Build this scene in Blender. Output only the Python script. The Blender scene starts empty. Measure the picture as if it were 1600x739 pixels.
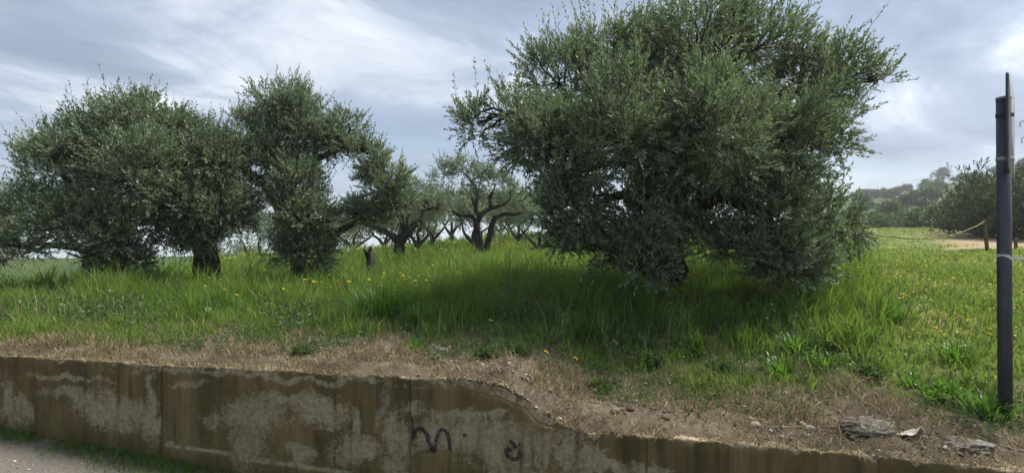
import bpy, math, numpy as np
from mathutils import Vector

# ------------------------------------------------------------------ camera, sky, sun, exposure
sc = bpy.context.scene
CAMZ, F, CX, HY = 1.6, 800.0, 800.0, 380.0        # eye height, focal length in photo pixels, principal column, horizon row
cam_d = bpy.data.cameras.new('camera'); cam = bpy.data.objects.new('camera', cam_d)
sc.collection.objects.link(cam); sc.camera = cam
cam.location = (0, 0, CAMZ); cam.rotation_euler = (math.pi/2, 0, 0)
cam_d.sensor_width = 36; cam_d.lens = 18.0; cam_d.shift_y = 10.5/1600
cam_d.clip_start = 0.05; cam_d.clip_end = 20000

SUN_AZ, SUN_EL = 66.0, 57.0                        # degrees to the right of the view, above the horizon
az, el = math.radians(SUN_AZ), math.radians(SUN_EL)
SUNV = Vector((math.sin(az)*math.cos(el), math.cos(az)*math.cos(el), math.sin(el)))

world = bpy.data.worlds.new('World'); sc.world = world; world.use_nodes = True
nt = world.node_tree; nt.nodes.clear()
def N(t, kind, **kw):
    n = t.nodes.new(kind)
    for k, v in kw.items():
        if k in n.inputs: n.inputs[k].default_value = v
        else: setattr(n, k, v)
    return n
def ramp(t, fac, stops, interp='LINEAR'):
    r = t.nodes.new('ShaderNodeValToRGB'); r.color_ramp.interpolation = interp
    e = r.color_ramp.elements
    while len(e) < len(stops): e.new(0.5)
    for k, (p, c) in enumerate(stops):
        e[k].position = p; e[k].color = (c[0], c[1], c[2], 1) if hasattr(c, '__len__') else (c, c, c, 1)
    t.links.new(fac, r.inputs[0]); return r.outputs[0]
def M(t, op, a, b=None, clamp=False):
    n = t.nodes.new('ShaderNodeMath'); n.operation = op; n.use_clamp = clamp
    for i, v in enumerate((a, b)):
        if v is None: continue
        if isinstance(v, (int, float)): n.inputs[i].default_value = v
        else: t.links.new(v, n.inputs[i])
    return n.outputs[0]
def MIX(t, fac, a, b, blend='MIX'):
    n = t.nodes.new('ShaderNodeMix'); n.data_type = 'RGBA'; n.blend_type = blend
    for s, v in ((n.inputs[0], fac), (n.inputs[6], a), (n.inputs[7], b)):
        if isinstance(v, (int, float)): s.default_value = v
        elif isinstance(v, tuple): s.default_value = (*v, 1)
        else: t.links.new(v, s)
    return n.outputs[2]

sky = N(nt, 'ShaderNodeTexSky', sky_type='NISHITA', sun_disc=False, sun_elevation=el, sun_rotation=az)
sky.air_density = 1.0; sky.dust_density = 1.5
skyb = N(nt, 'ShaderNodeBackground', Strength=0.05); nt.links.new(sky.outputs[0], skyb.inputs[0])
geo = N(nt, 'ShaderNodeTexCoord')
sep = N(nt, 'ShaderNodeSeparateXYZ'); nt.links.new(geo.outputs['Generated'], sep.inputs[0])
zz = M(nt, 'ADD', M(nt, 'MAXIMUM', sep.outputs[2], 0.0), 0.22)
px_ = M(nt, 'DIVIDE', sep.outputs[0], zz); py_ = M(nt, 'DIVIDE', sep.outputs[1], zz)
cmb = N(nt, 'ShaderNodeCombineXYZ'); nt.links.new(px_, cmb.inputs[0]); nt.links.new(py_, cmb.inputs[1])
mp = N(nt, 'ShaderNodeMapping'); mp.vector_type = 'TEXTURE'; mp.inputs['Rotation'].default_value = (0, 0, math.radians(35)); mp.inputs['Scale'].default_value = (1.45, 1.05, 1)
mp.inputs['Location'].default_value = (0.7, 2.1, 0)
nt.links.new(cmb.outputs[0], mp.inputs[0])
n1 = N(nt, 'ShaderNodeTexNoise', Scale=0.8, Detail=8.0, Roughness=0.52, Distortion=0.6); nt.links.new(mp.outputs[0], n1.inputs['Vector'])
n2 = N(nt, 'ShaderNodeTexNoise', Scale=1.9, Detail=7.0, Roughness=0.6, Distortion=0.5); nt.links.new(mp.outputs[0], n2.inputs['Vector'])
cover = ramp(nt, n1.outputs[0], [(0.34, 0.25), (0.54, 1.0)])
shade = M(nt, 'ADD', M(nt, 'MULTIPLY', n1.outputs[0], 0.42), M(nt, 'MULTIPLY', n2.outputs[0], 0.58))
ccol = ramp(nt, shade, [(0.36, (0.100, 0.126, 0.176)), (0.455, (0.132, 0.164, 0.222)), (0.54, (0.182, 0.217, 0.280)), (0.65, (0.38, 0.40, 0.435))])
# thin cloud is brighter towards the sun behind it, all round the dome
dotn = N(nt, 'ShaderNodeVectorMath', operation='DOT_PRODUCT'); dotn.inputs[1].default_value = SUNV
nt.links.new(geo.outputs['Generated'], dotn.inputs[0])
glow = M(nt, 'POWER', M(nt, 'MAXIMUM', dotn.outputs['Value'], 0.0), 5.0)
gl = M(nt, 'ADD', M(nt, 'MULTIPLY', glow, 0.75), 0.80)
cb = N(nt, 'ShaderNodeBackground'); nt.links.new(ccol, cb.inputs[0]); nt.links.new(gl, cb.inputs[1])
mx = N(nt, 'ShaderNodeMixShader'); nt.links.new(cover, mx.inputs[0]); nt.links.new(skyb.outputs[0], mx.inputs[1]); nt.links.new(cb.outputs[0], mx.inputs[2])
wo = N(nt, 'ShaderNodeOutputWorld'); nt.links.new(mx.outputs[0], wo.inputs[0])

sun_d = bpy.data.lights.new('sun', 'SUN'); sun_d.energy = 2.1; sun_d.angle = math.radians(20); sun_d.color = (1.0, 0.95, 0.87)
sun = bpy.data.objects.new('sun', sun_d); sc.collection.objects.link(sun)
sun.rotation_euler = (-SUNV).to_track_quat('-Z', 'Y').to_euler(); sun.location = SUNV*60
sc.view_settings.view_transform = 'Standard'; sc.view_settings.look = 'None'
sc.view_settings.gamma = 1.0; sc.view_settings.use_curve_mapping = False
sc.view_settings.exposure = 1.68
sc.cycles.use_denoising = True; sc.cycles.denoiser = 'OPENIMAGEDENOISE'; sc.cycles.denoising_prefilter = 'NONE'; sc.cycles.denoising_input_passes = 'RGB_ALBEDO_NORMAL'
sc.cycles.max_bounces = 8; sc.cycles.diffuse_bounces = 3; sc.cycles.transmission_bounces = 3; sc.cycles.transparent_max_bounces = 6
sc.cycles.volume_bounces = 1; sc.cycles.glossy_bounces = 2

# ------------------------------------------------------------------ helpers
C = sc.collection
RNG = np.random.default_rng(7)
def P(px, py, D):
    return np.array([(px-CX)/F*D, D, CAMZ + (HY-py)/F*D])
def hash2(ix, iy, seed):
    h = (ix.astype(np.int64)*374761393 + iy.astype(np.int64)*668265263 + seed*974634777) & 0xffffffff
    h = ((h ^ (h >> 13))*1274126177) & 0xffffffff
    return ((h ^ (h >> 16)) & 0xffff)/65535.0
def vnoise(x, y, seed=0):
    x = np.asarray(x, float); y = np.asarray(y, float)
    ix, iy = np.floor(x), np.floor(y); fx, fy = x-ix, y-iy
    fx = fx*fx*(3-2*fx); fy = fy*fy*(3-2*fy)
    a, b = hash2(ix, iy, seed), hash2(ix+1, iy, seed); c, d = hash2(ix, iy+1, seed), hash2(ix+1, iy+1, seed)
    return (a*(1-fx)+b*fx)*(1-fy) + (c*(1-fx)+d*fx)*fy
def fbm(x, y, seed=0, octv=4, rough=0.5):
    s = 0; a = 1; n = 0
    for k in range(octv):
        s = s + a*vnoise(np.asarray(x)*2**k+k*17.3, np.asarray(y)*2**k-k*9.1, seed+k); n += a; a *= rough
    return s/n
def sstep(a, b, x):
    t = np.clip((np.asarray(x, float)-a)/(b-a), 0, 1); return t*t*(3-2*t)
def unit(v):
    return v/np.maximum(np.linalg.norm(v, axis=-1, keepdims=True), 1e-9)

class Buf:
    """Collects vertices, triangles and quads (with a material slot each) and one random number for every vertex."""
    def __init__(s): s.v = []; s.r = []; s.t = []; s.q = []; s.n = 0
    def add(s, v, tris=None, quads=None, mat=0, rnd=None):
        v = np.asarray(v, np.float32).reshape(-1, 3)
        if tris is not None and len(tris): s.t.append((np.asarray(tris, np.int32)+s.n, mat))
        if quads is not None and len(quads): s.q.append((np.asarray(quads, np.int32)+s.n, mat))
        s.v.append(v); s.r.append(np.full(len(v), RNG.random()) if rnd is None else np.asarray(rnd, float)); s.n += len(v)
        return s
    def mesh(s, name, mats, smooth=False, attrs=None, origin=None):
        me = bpy.data.meshes.new(name)
        v = np.concatenate(s.v)
        if origin is not None: v = v - np.asarray(origin, np.float32)
        loops = []; starts = []; tot = 0; mi = []
        for lst, k in ((s.t, 3), (s.q, 4)):
            for f, m in lst:
                loops.append(f.ravel()); starts.append(tot + np.arange(len(f))*k); tot += f.size; mi.append(np.full(len(f), m, np.int32))
        loops = np.concatenate(loops); starts = np.concatenate(starts); mi = np.concatenate(mi)
        me.vertices.add(len(v)); me.vertices.foreach_set('co', v.astype(np.float32).ravel())
        me.loops.add(len(loops)); me.loops.foreach_set('vertex_index', loops.astype(np.int32))
        me.polygons.add(len(starts)); me.polygons.foreach_set('loop_start', starts.astype(np.int32))
        me.polygons.foreach_set('material_index', mi)
        if smooth: me.polygons.foreach_set('use_smooth', np.ones(len(starts), bool))
        a = me.attributes.new('rnd', 'FLOAT', 'POINT'); a.data.foreach_set('value', np.concatenate(s.r).astype(np.float32))
        for an, av in (attrs or {}).items():
            a = me.attributes.new(an, 'FLOAT', 'POINT'); a.data.foreach_set('value', np.asarray(av, np.float32).ravel())
        for m in (mats if isinstance(mats, (list, tuple)) else [mats]): me.materials.append(m)
        me.update(calc_edges=True); me.validate()
        return me
def obj(name, mesh, parent=None, loc=None):
    o = bpy.data.objects.new(name, mesh); C.objects.link(o)
    if parent is not None: o.parent = parent
    if loc is not None: o.location = [float(c) for c in loc]
    return o
def tag(o, label=None, cat=None, group=None, kind=None):
    for k, v in (('label', label), ('category', cat), ('group', group), ('kind', kind)):
        if v: o[k] = v
    return o
def thing(name, loc, label, cat, group=None):
    return tag(obj(name, None, loc=loc), label, cat, group)

def tube(buf, pts, rad, sides=6, mat=0, wob=0.0, seed=0, cap=True, rnd=None):
    pts = np.asarray(pts, float); n = len(pts); rad = np.broadcast_to(np.asarray(rad, float), (n,))
    tan = unit(np.gradient(pts, axis=0))
    ref = np.array([0, 0, 1.0]) if abs(tan[0, 2]) < 0.9 else np.array([1.0, 0, 0])
    a = unit(np.cross(tan[0], ref)); V = []
    ang = np.arange(sides)/sides*2*np.pi
    for i in range(n):
        a = unit(a - tan[i]*np.dot(a, tan[i])); b = np.cross(tan[i], a)
        r = np.full(sides, rad[i])
        if wob: r = r*(1 + wob*(2*fbm(ang*0+np.cos(ang)*1.3+seed, np.sin(ang)*1.3+i*0.35, seed, 3)-1) + wob*0.6*np.sin(ang*3+i*0.25+seed))
        V.append(pts[i] + r[:, None]*(np.cos(ang)[:, None]*a + np.sin(ang)[:, None]*b))
    V = np.concatenate(V)
    i = np.arange(n-1)[:, None]*sides; j = np.arange(sides)[None]; k = (j+1) % sides
    q = np.stack([i+j, i+k, i+sides+k, i+sides+j], -1).reshape(-1, 4)
    T = None
    if cap:
        V = np.concatenate([V, pts[:1], pts[-1:]])
        c0, c1 = n*sides, n*sides+1; j = np.arange(sides); k = (j+1) % sides
        T = np.concatenate([np.stack([k, j, np.full(sides, c0)], -1), np.stack([j+(n-1)*sides, k+(n-1)*sides, np.full(sides, c1)], -1)])
    buf.add(V, T, q, mat, rnd if rnd is None else np.full(len(V), rnd))
def box(buf, c, sx, sy, sz, ax=None, mat=0):
    c = np.asarray(c, float); ax = np.eye(3) if ax is None else np.asarray(ax, float)
    s = np.array([[x, y, z] for x in (-1, 1) for y in (-1, 1) for z in (-1, 1)])*0.5*np.array([sx, sy, sz])
    q = [[0, 1, 3, 2], [4, 6, 7, 5], [0, 4, 5, 1], [2, 3, 7, 6], [0, 2, 6, 4], [1, 5, 7, 3]]
    buf.add(c + s@ax, None, q, mat)
def curve(p0, p1, bend, n=8, jit=0.0):
    t = np.linspace(0, 1, n)[:, None]; p0, p1 = np.asarray(p0, float), np.asarray(p1, float)
    pts = p0*(1-t) + p1*t + np.asarray(bend)*4*t*(1-t)
    if jit: pts[1:-1] += RNG.normal(0, jit, (n-2, 3))
    return pts

# ------------------------------------------------------------------ materials
def mat(name, base, rough=0.85, spec=0.2):
    m = bpy.data.materials.new(name); m.use_nodes = True
    t = m.node_tree; b = t.nodes['Principled BSDF']
    b.inputs['Base Color'].default_value = (*base, 1); b.inputs['Roughness'].default_value = rough
    b.inputs['Specular IOR Level'].default_value = spec
    return m, t, b
def tex(t, scale, detail=5, rough=0.6, stretch=None, kind='Object'):
    tc = t.nodes.new('ShaderNodeTexCoord'); n = N(t, 'ShaderNodeTexNoise', Scale=scale, Detail=float(detail), Roughness=rough)
    if stretch:
        mpn = t.nodes.new('ShaderNodeMapping'); mpn.inputs['Scale'].default_value = stretch
        t.links.new(tc.outputs[kind], mpn.inputs[0]); t.links.new(mpn.outputs[0], n.inputs['Vector'])
    else: t.links.new(tc.outputs[kind], n.inputs['Vector'])
    return n.outputs[0]
def attr(t, name):
    a = t.nodes.new('ShaderNodeAttribute'); a.attribute_name = name; return a.outputs['Fac']
def bump(t, b, h, strength=0.4, dist=0.02):
    n = N(t, 'ShaderNodeBump', Strength=strength, Distance=dist); t.links.new(h, n.inputs['Height']); t.links.new(n.outputs[0], b.inputs['Normal'])
def leafmat(name, stops, under=None, trans=0.25, tcol=(0.25, 0.36, 0.06), rough=0.45, spec=0.35, cell=None):
    """Two-sided leaf: colour by leaf, paler underside, some light through the blade."""
    m, t, b = mat(name, stops[0][1], rough, spec)
    r = attr(t, 'rnd')
    if cell: r = M(t, 'ADD', M(t, 'MULTIPLY', r, 0.65), M(t, 'MULTIPLY', tex(t, cell, 3), 0.4), True)
    col = ramp(t, r, stops)
    if under:
        g = t.nodes.new('ShaderNodeNewGeometry'); col = MIX(t, g.outputs['Backfacing'], col, under)
    t.links.new(col, b.inputs['Base Color'])
    tr = t.nodes.new('ShaderNodeBsdfTranslucent'); t.links.new(MIX(t, 0.5, col, tcol), tr.inputs[0])
    ms = N(t, 'ShaderNodeMixShader', Fac=trans); ms.inputs[0].default_value = trans
    t.links.new(b.outputs[0], ms.inputs[1]); t.links.new(tr.outputs[0], ms.inputs[2])
    t.links.new(ms.outputs[0], t.nodes['Material Output'].inputs[0])
    return m
olive = leafmat('olive_leaf', [(0.0, (0.042, 0.064, 0.042)), (0.45, (0.076, 0.120, 0.062)), (0.8, (0.145, 0.202, 0.092)), (1.0, (0.25, 0.31, 0.13))], under=(0.25, 0.30, 0.21), trans=0.28)
olive_pale = leafmat('olive_leaf_pale', [(0.0, (0.06, 0.082, 0.045)), (0.5, (0.11, 0.145, 0.075)), (1.0, (0.19, 0.225, 0.115))], under=(0.25, 0.28, 0.2), trans=0.3)
olive_mid = leafmat('olive_leaf_mid', [(0.0, (0.045, 0.065, 0.038)), (0.5, (0.088, 0.122, 0.066)), (1.0, (0.165, 0.205, 0.105))], under=(0.24, 0.28, 0.21), trans=0.28)
hill_leaf = leafmat('hill_leaf', [(0.0, (0.022, 0.035, 0.018)), (0.5, (0.038, 0.06, 0.025)), (1.0, (0.075, 0.105, 0.04))], trans=0.15)
shrub_leaf = leafmat('shrub_leaf', [(0.0, (0.04, 0.075, 0.02)), (0.5, (0.075, 0.13, 0.03)), (1.0, (0.13, 0.19, 0.05))], trans=0.25)
grass_m = leafmat('grass_blade', [(0.0, (0.045, 0.086, 0.02)), (0.35, (0.092, 0.160, 0.03)), (0.65, (0.150, 0.228, 0.042)), (0.88, (0.23, 0.29, 0.07)), (1.0, (0.38, 0.33, 0.16))], trans=0.4, tcol=(0.34, 0.52, 0.06), rough=0.5, spec=0.25, cell=0.8)
track_m = leafmat('track_grass', [(0.0, (0.07, 0.12, 0.02)), (0.4, (0.13, 0.20, 0.03)), (0.75, (0.19, 0.26, 0.05)), (1.0, (0.36, 0.33, 0.15))], trans=0.4, tcol=(0.38, 0.5, 0.08), rough=0.5, spec=0.25, cell=0.5)
tuft_m = leafmat('tuft_blade', [(0.0, (0.05, 0.11, 0.018)), (0.6, (0.095, 0.205, 0.03)), (1.0, (0.18, 0.30, 0.06))], trans=0.4, tcol=(0.25, 0.5, 0.04), rough=0.4, spec=0.35)
weed_m = leafmat('weed_leaf', [(0.0, (0.04, 0.075, 0.03)), (0.6, (0.075, 0.125, 0.045)), (1.0, (0.15, 0.20, 0.07))], trans=0.3)
straw_m = leafmat('dry_straw', [(0.0, (0.10, 0.073, 0.038)), (0.5, (0.22, 0.172, 0.096)), (1.0, (0.42, 0.35, 0.21))], trans=0.25, tcol=(0.35, 0.28, 0.14), rough=0.7, spec=0.15)
petal_m = leafmat('yellow_petal', [(0.0, (0.72, 0.42, 0.01)), (0.6, (0.80, 0.58, 0.02)), (1.0, (0.85, 0.72, 0.12))], trans=0.3, tcol=(0.9, 0.7, 0.05), rough=0.6)
pale_petal_m = leafmat('pale_petal', [(0.0, (0.75, 0.68, 0.22)), (1.0, (0.8, 0.78, 0.6))], trans=0.3, tcol=(0.9, 0.8, 0.4), rough=0.6)

bark, t, b = mat('olive_bark', (0.06, 0.05, 0.042), 0.9, 0.15)
f = tex(t, 9, 7, 0.7, (1, 1, 0.35)); t.links.new(ramp(t, f, [(0.3, (0.014, 0.012, 0.010)), (0.5, (0.038, 0.032, 0.026)), (0.7, (0.105, 0.092, 0.076))]), b.inputs['Base Color']); bump(t, b, f, 0.9, 0.04)
twig_m, t, b = mat('olive_twig', (0.075, 0.065, 0.045), 0.8, 0.2)

# ------------------------------------------------------------------ lie of the land
PHI = math.atan(0.189); E = np.array([math.cos(PHI), -math.sin(PHI)]); NN = np.array([math.sin(PHI), math.cos(PHI)]); W0 = np.array([0, 3.463])
WT = 0.24                                          # wall thickness
def us(x, y): 
    dx, dy = x-W0[0], y-W0[1]; return dx*E[0]+dy*E[1], dx*NN[0]+dy*NN[1]
def xy(u, s): return W0[0]+u*E[0]+s*NN[0], W0[1]+u*E[1]+s*NN[1]
def onwall(px, py):                                # photo pixel -> (u along wall, z) on the wall's front plane
    k = (px-CX)/F; d = 3.463/(1+0.189*k); X = k*d
    return us(X, d)[0], CAMZ+(HY-py)/F*d
tp = np.array([onwall(a, b) for a, b in [(-300, 536), (0, 555), (200, 567), (400, 577), (600, 587), (690, 592), (740, 597), (790, 608), (825, 628), (850, 650), (880, 667), (920, 674), (1100, 690), (1400, 715), (1600, 738)]])
def roadz(u): return 0.02 - 0.078*(np.clip(u, -20, 12)+4.35)
def walltop(u):
    z = np.interp(u, tp[:, 0], tp[:, 1]); u = np.asarray(u, float)
    return z + (fbm(u*6, u*0+3.1, 5, 5, .65)-0.5)*(0.026+0.075*sstep(-0.75, -0.2, u)*sstep(0.7, 0.3, u))
ctl = [(800,455,6,.22),(800,430,8,.3),(800,412,11,.3),(800,395,18,.3),(800,380,28,.3),(780,364,40,.3),
 (600,472,6,.2),(600,434,9,.3),(620,402,15,.3),(600,392,22,.3),(560,390,30,.3),(680,374,36,.3),
 (325,440,10,.25),(160,442,9.5,.2),(0,456,9,.2),(0,470,7,.15),(400,398,20,.3),(230,416,17,.3),(100,456,13,.25),(-150,466,13,.25),(-200,450,10,.2),
 (1050,440,7.2,.22),(1200,448,6.5,.22),(1300,432,7,.22),(1000,402,12,.3),(1100,386,20,.3),(1200,376,28,.3),
 (1450,422,8,.06),(1450,392,14,.06),(1450,364,30,.06),(1560,440,7,.06),(1580,376,25,.06),(1500,500,5,.06),(1700,420,9,.06),(1800,380,24,.06),(1570,630,3.35,.1),(1300,525,4.9,.1)]
cp = np.array([[(a-CX)/F*D, D, CAMZ+(HY-b)/F*D-g] for a, b, D, g in ctl] +
              [[-20,20,-1.5],[-40,40,-6],[-16,32,-1.0],[-32,15,-2.4],[-10,48,0.4],[0,62,0.6],[22,62,2.6],[42,50,3.2],[-32,60,-6],[-15,8,.75],[-25,5,.7],[10,3,.7],[16,3,.8],[30,8,1.6]])
def tps(r): return np.where(r > 1e-6, r*r*np.log(np.maximum(r, 1e-6)), 0)
_n = len(cp); _K = tps(np.linalg.norm(cp[:, None, :2]-cp[None, :, :2], axis=2)) + np.eye(_n)*1.5
_Pm = np.c_[np.ones(_n), cp[:, :2]]; _A = np.block([[_K, _Pm], [_Pm.T, np.zeros((3, 3))]])
_w = np.linalg.solve(_A, np.r_[cp[:, 2], 0, 0, 0])
def plateau(x, y):
    z = _w[_n] + _w[_n+1]*x + _w[_n+2]*y
    for i in range(_n): z = z + _w[i]*tps(np.hypot(x-cp[i, 0], y-cp[i, 1]))
    return z
def zfar(x, y):
    r = np.hypot(x, y); th = np.degrees(np.arctan2(x, y))
    m = sstep(18, 31, th)
    valley = 1.2 - 125*sstep(45, 520, r)
    hill = 3.0 + 31*sstep(55, 330, r)*(0.72+0.28*sstep(34, 48, th)) - 40*sstep(380, 1200, r)
    return valley*(1-m) + hill*m + (fbm(x/70, y/70, 11, 4)-0.5)*np.clip(r/40, 0, 12)
def ground(x, y):
    x = np.asarray(x, float); y = np.asarray(y, float)
    u, s = us(x, y); r = np.hypot(x, y)
    xs, ys = np.clip(x, -70, 70), np.clip(y, 0, 80)
    z = plateau(xs, ys); w = sstep(42, 75, r); z = z*(1-w) + zfar(x, y)*w
    z = z + (fbm(x*0.35, y*0.35, 3, 4)-0.5)*0.16*sstep(0.6, 3, s) + (fbm(x*1.5, y*1.5, 4, 3)-0.5)*0.07
    near = np.clip(1-r/14, 0, 1)
    clod = ((fbm(x*6, y*6, 21, 5, 0.68)-0.5)*0.13 + (fbm(x*2.2, y*2.2, 25, 2)-0.5)*0.12)*near*sstep(0.1, 0.55, s)
    wt = walltop(u) + (0.05+0.06*sstep(-.3, 0, u)*sstep(.75, .3, u))*sstep(0.012, 0.13+0.12*fbm(u*3, s*0, 23, 3), s) - 0.024*sstep(.35, .6, fbm(u*2.3, s*0+7, 24, 3))
    k = sstep(WT-0.1, 2.9, s)**0.62
    bank = wt*(1-k) + z*k + clod
    hollow = -0.10*np.exp(-((u-1.25)/0.28)**2 - ((s-0.75)/0.22)**2)
    back = roadz(u) - 0.05                             # under and beyond the road
    out = np.where(s > 0.012, bank + hollow, back)
    return np.where(u > 9, out, out)
def gz(x, y): return float(ground(np.array([x]), np.array([y]))[0])
def drop(px, py, guess=6.0):
    """Point of the ground under a photo pixel."""
    D = np.geomspace(2.6, 120, 4000); x = (px-CX)/F*D; z = CAMZ+(HY-py)/F*D
    s = us(x, D)[1]; g = ground(x, D)
    hit = np.nonzero((z <= g) & (s > WT))[0]
    i = hit[0] if len(hit) else np.argmin(np.abs(D-guess))
    return np.array([x[i], D[i], g[i]])

def track_mask(x, y): return sstep(-0.25, 0.35, x - 0.665*y - 0.1 + (fbm(x*0.9, y*0.9, 31)-0.5)*0.9)*sstep(1.0, 1.8, us(x, y)[1])
def green_mask(x, y):
    u, s = us(x, y)
    n = fbm(x*1.1, y*1.1, 41, 4); n2 = fbm(x*3.3, y*3.3, 43, 3)
    edge = np.interp(u, [-6, -4.5, -3.4, -2.4, -1.2, 0, 0.9, 1.5, 2.6, 4], [.4, .42, .62, .9, 1.08, 1.22, 1.0, .82, .85, .6])
    g = sstep(-0.28, 0.34, s-edge + (n-0.5)*1.35 + (n2-0.5)*0.75)
    bare = np.maximum(sstep(0.60, 0.68, fbm(x*1.6+5, y*1.6, 47, 3))*sstep(2.6, 1.4, s)*0.85, 0.9*np.exp(-((u-2.15)/0.3)**2-((s-1.3)/0.5)**2))
    return g*(1-bare)
def beige_mask(x, y): return sstep(0.45, 0.7, fbm(x*0.15, y*0.15, 61, 3)+0.25*sstep(0.80, 0.9, x/np.maximum(y, 1)))*sstep(15, 19, y)*sstep(60, 40, y)*sstep(0.80, 0.87, x/np.maximum(y, 1))

def axis(lo, hi, step, far, growth):
    a = list(np.arange(lo, hi+1e-9, step)); d = step
    while a[-1] < far: d *= growth; a.append(a[-1]+d)
    d = step; f = [a[0]]
    while f[-1] > -far: d *= growth; f.append(f[-1]-d)
    return np.array(f[::-1][:-1] + a)
def grid_obj(name, U, S, zf, material, attrs):
    uu, ss = np.meshgrid(U, S, indexing='ij'); x, y = xy(uu, ss); z = zf(x, y)
    nu, ns = len(U), len(S); i = np.arange(nu-1)[:, None]*ns + np.arange(ns-1)[None]
    q = np.stack([i, i+ns, i+ns+1, i+1], -1).reshape(-1, 4)
    bf = Buf(); V = np.stack([x, y, z], -1).reshape(-1, 3); bf.add(V, None, q, rnd=np.zeros(len(V)))
    return obj(name, bf.mesh(name, material, True, {k: g(x, y) for k, g in attrs.items()}))
ground_m, t, b = mat('ground', (0.2, 0.15, 0.1), 0.95, 0.1)
g, tr_, bg, wo_ = attr(t, 'green'), attr(t, 'track'), attr(t, 'beige'), attr(t, 'wild')
soil = ramp(t, tex(t, 3.5, 9, 0.65), [(0.30, (0.045, 0.034, 0.021)), (0.46, (0.095, 0.075, 0.048)), (0.60, (0.15, 0.122, 0.082)), (0.75, (0.24, 0.205, 0.15))])
soil = MIX(t, ramp(t, tex(t, 60, 3, 0.7), [(0.55, 0.0), (0.72, 0.5)]), soil, (0.28, 0.25, 0.195))
turf = ramp(t, tex(t, 2.2, 6, 0.65), [(0.3, (0.04, 0.062, 0.016)), (0.55, (0.075, 0.105, 0.024)), (0.75, (0.12, 0.13, 0.04))])
trk = ramp(t, tex(t, 0.9, 8, 0.7), [(0.32, (0.06, 0.10, 0.02)), (0.5, (0.12, 0.17, 0.035)), (0.66, (0.24, 0.21, 0.10))])
wild = ramp(t, tex(t, 0.06, 9, 0.65), [(0.3, (0.03, 0.048, 0.02)), (0.5, (0.06, 0.09, 0.033)), (0.7, (0.11, 0.14, 0.055))])
col = MIX(t, g, soil, turf); col = MIX(t, tr_, col, trk); col = MIX(t, wo_, col, wild); col = MIX(t, bg, col, (0.36, 0.26, 0.17))
t.links.new(col, b.inputs['Base Color']); bump(t, b, tex(t, 26, 8, 0.7), 0.7, 0.03)
U = axis(-5.2, 4.2, 0.040, 2350, 1.17); Sx = axis(0.05, 3.2, 0.038, 2350, 1.1); Sx = np.concatenate([Sx[Sx < -0.3], [-0.2, 0.008, 0.016, 0.035], Sx[Sx > 0.045]])
gr = grid_obj('ground', U, Sx, ground, ground_m, {'green': lambda x, y: np.where(us(x, y)[1] > 0, green_mask(x, y), 0.8), 'track': track_mask, 'beige': beige_mask, 'wild': lambda x, y: sstep(40, 70, np.hypot(x, y))})
tag(gr, kind='structure')

# ------------------------------------------------------------------ road
road_m, t, b = mat('asphalt', (0.1, 0.1, 0.1), 0.9, 0.2)
f1 = tex(t, 90, 4, 0.7); f2 = tex(t, 2.2, 6, 0.65)
a_ = ramp(t, f1, [(0.35, (0.075, 0.07, 0.066)), (0.6, (0.15, 0.142, 0.132)), (0.75, (0.26, 0.245, 0.225))])
dirt_ = ramp(t, f1, [(0.35, (0.10, 0.083, 0.06)), (0.65, (0.25, 0.215, 0.165))])
e_ = attr(t, 'edge'); t.links.new(MIX(t, M(t, 'MULTIPLY', e_, ramp(t, f2, [(0.3, 0.3), (0.55, 1.0)])), a_, dirt_), b.inputs['Base Color']); bump(t, b, f1, 0.6, 0.006)
rd = grid_obj('road', axis(-5.5, 3.5, 0.12, 300, 1.25), -np.concatenate([np.linspace(6.2, 1.2, 12), np.arange(1.1, 0.0, -0.06), [-0.02]]), lambda x, y: roadz(us(x, y)[0])+0.003+(fbm(x*5, y*5, 71, 3)-0.5)*0.012*sstep(-0.8, -0.05, us(x, y)[1]) + 0.02*sstep(-0.5, 0, us(x, y)[1]), road_m, {'edge': lambda x, y: sstep(-0.75, -0.15, us(x, y)[1]+(fbm(x*3, y*3, 72)-0.5)*0.5)})
tag(rd, kind='structure')

# ------------------------------------------------------------------ concrete wall
wall_m, t, b = mat('stained_concrete', (0.2, 0.17, 0.1), 0.92, 0.15)
pale, moss, drk = attr(t, 'pale'), attr(t, 'moss'), attr(t, 'streak')
stain = ramp(t, tex(t, 5, 8, 0.65, (1, 1, 0.25)), [(0.30, (0.060, 0.047, 0.022)), (0.5, (0.142, 0.103, 0.042)), (0.7, (0.215, 0.163, 0.076))])
conc = ramp(t, tex(t, 30, 7, 0.7), [(0.3, (0.175, 0.137, 0.078)), (0.52, (0.305, 0.25, 0.155)), (0.75, (0.41, 0.35, 0.235))])
pe = ramp(t, M(t, 'ADD', pale, M(t, 'MULTIPLY', M(t, 'SUBTRACT', tex(t, 38, 6, 0.7), 0.5), 1.25)), [(0.38, 0.0), (0.64, 1.0)])
pit = ramp(t, tex(t, 150, 2, 0.5), [(0.66, 0.0), (0.72, 0.7)]); run = M(t, 'MULTIPLY', ramp(t, tex(t, 22, 4, 0.6, (1, 1, 0.05)), [(0.52, 0.0), (0.66, 0.65)]), ramp(t, tex(t, 3, 3), [(0.4, 0.0), (0.6, 1.0)]))
col = MIX(t, pe, stain, conc)
col = MIX(t, M(t, 'MULTIPLY', moss, ramp(t, tex(t, 24, 5, 0.7), [(0.38, 0.0), (0.66, 0.8)])), col, (0.085, 0.085, 0.026))
col = MIX(t, run, col, (0.05, 0.04, 0.02)); col = MIX(t, pit, col, (0.04, 0.033, 0.02)); col = MIX(t, drk, col, (0.035, 0.028, 0.016))
t.links.new(col, b.inputs['Base Color']); bump(t, b, M(t, 'ADD', tex(t, 70, 6, 0.7), M(t, 'MULTIPLY', pe, 0.06)), 0.4, 0.006)
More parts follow.
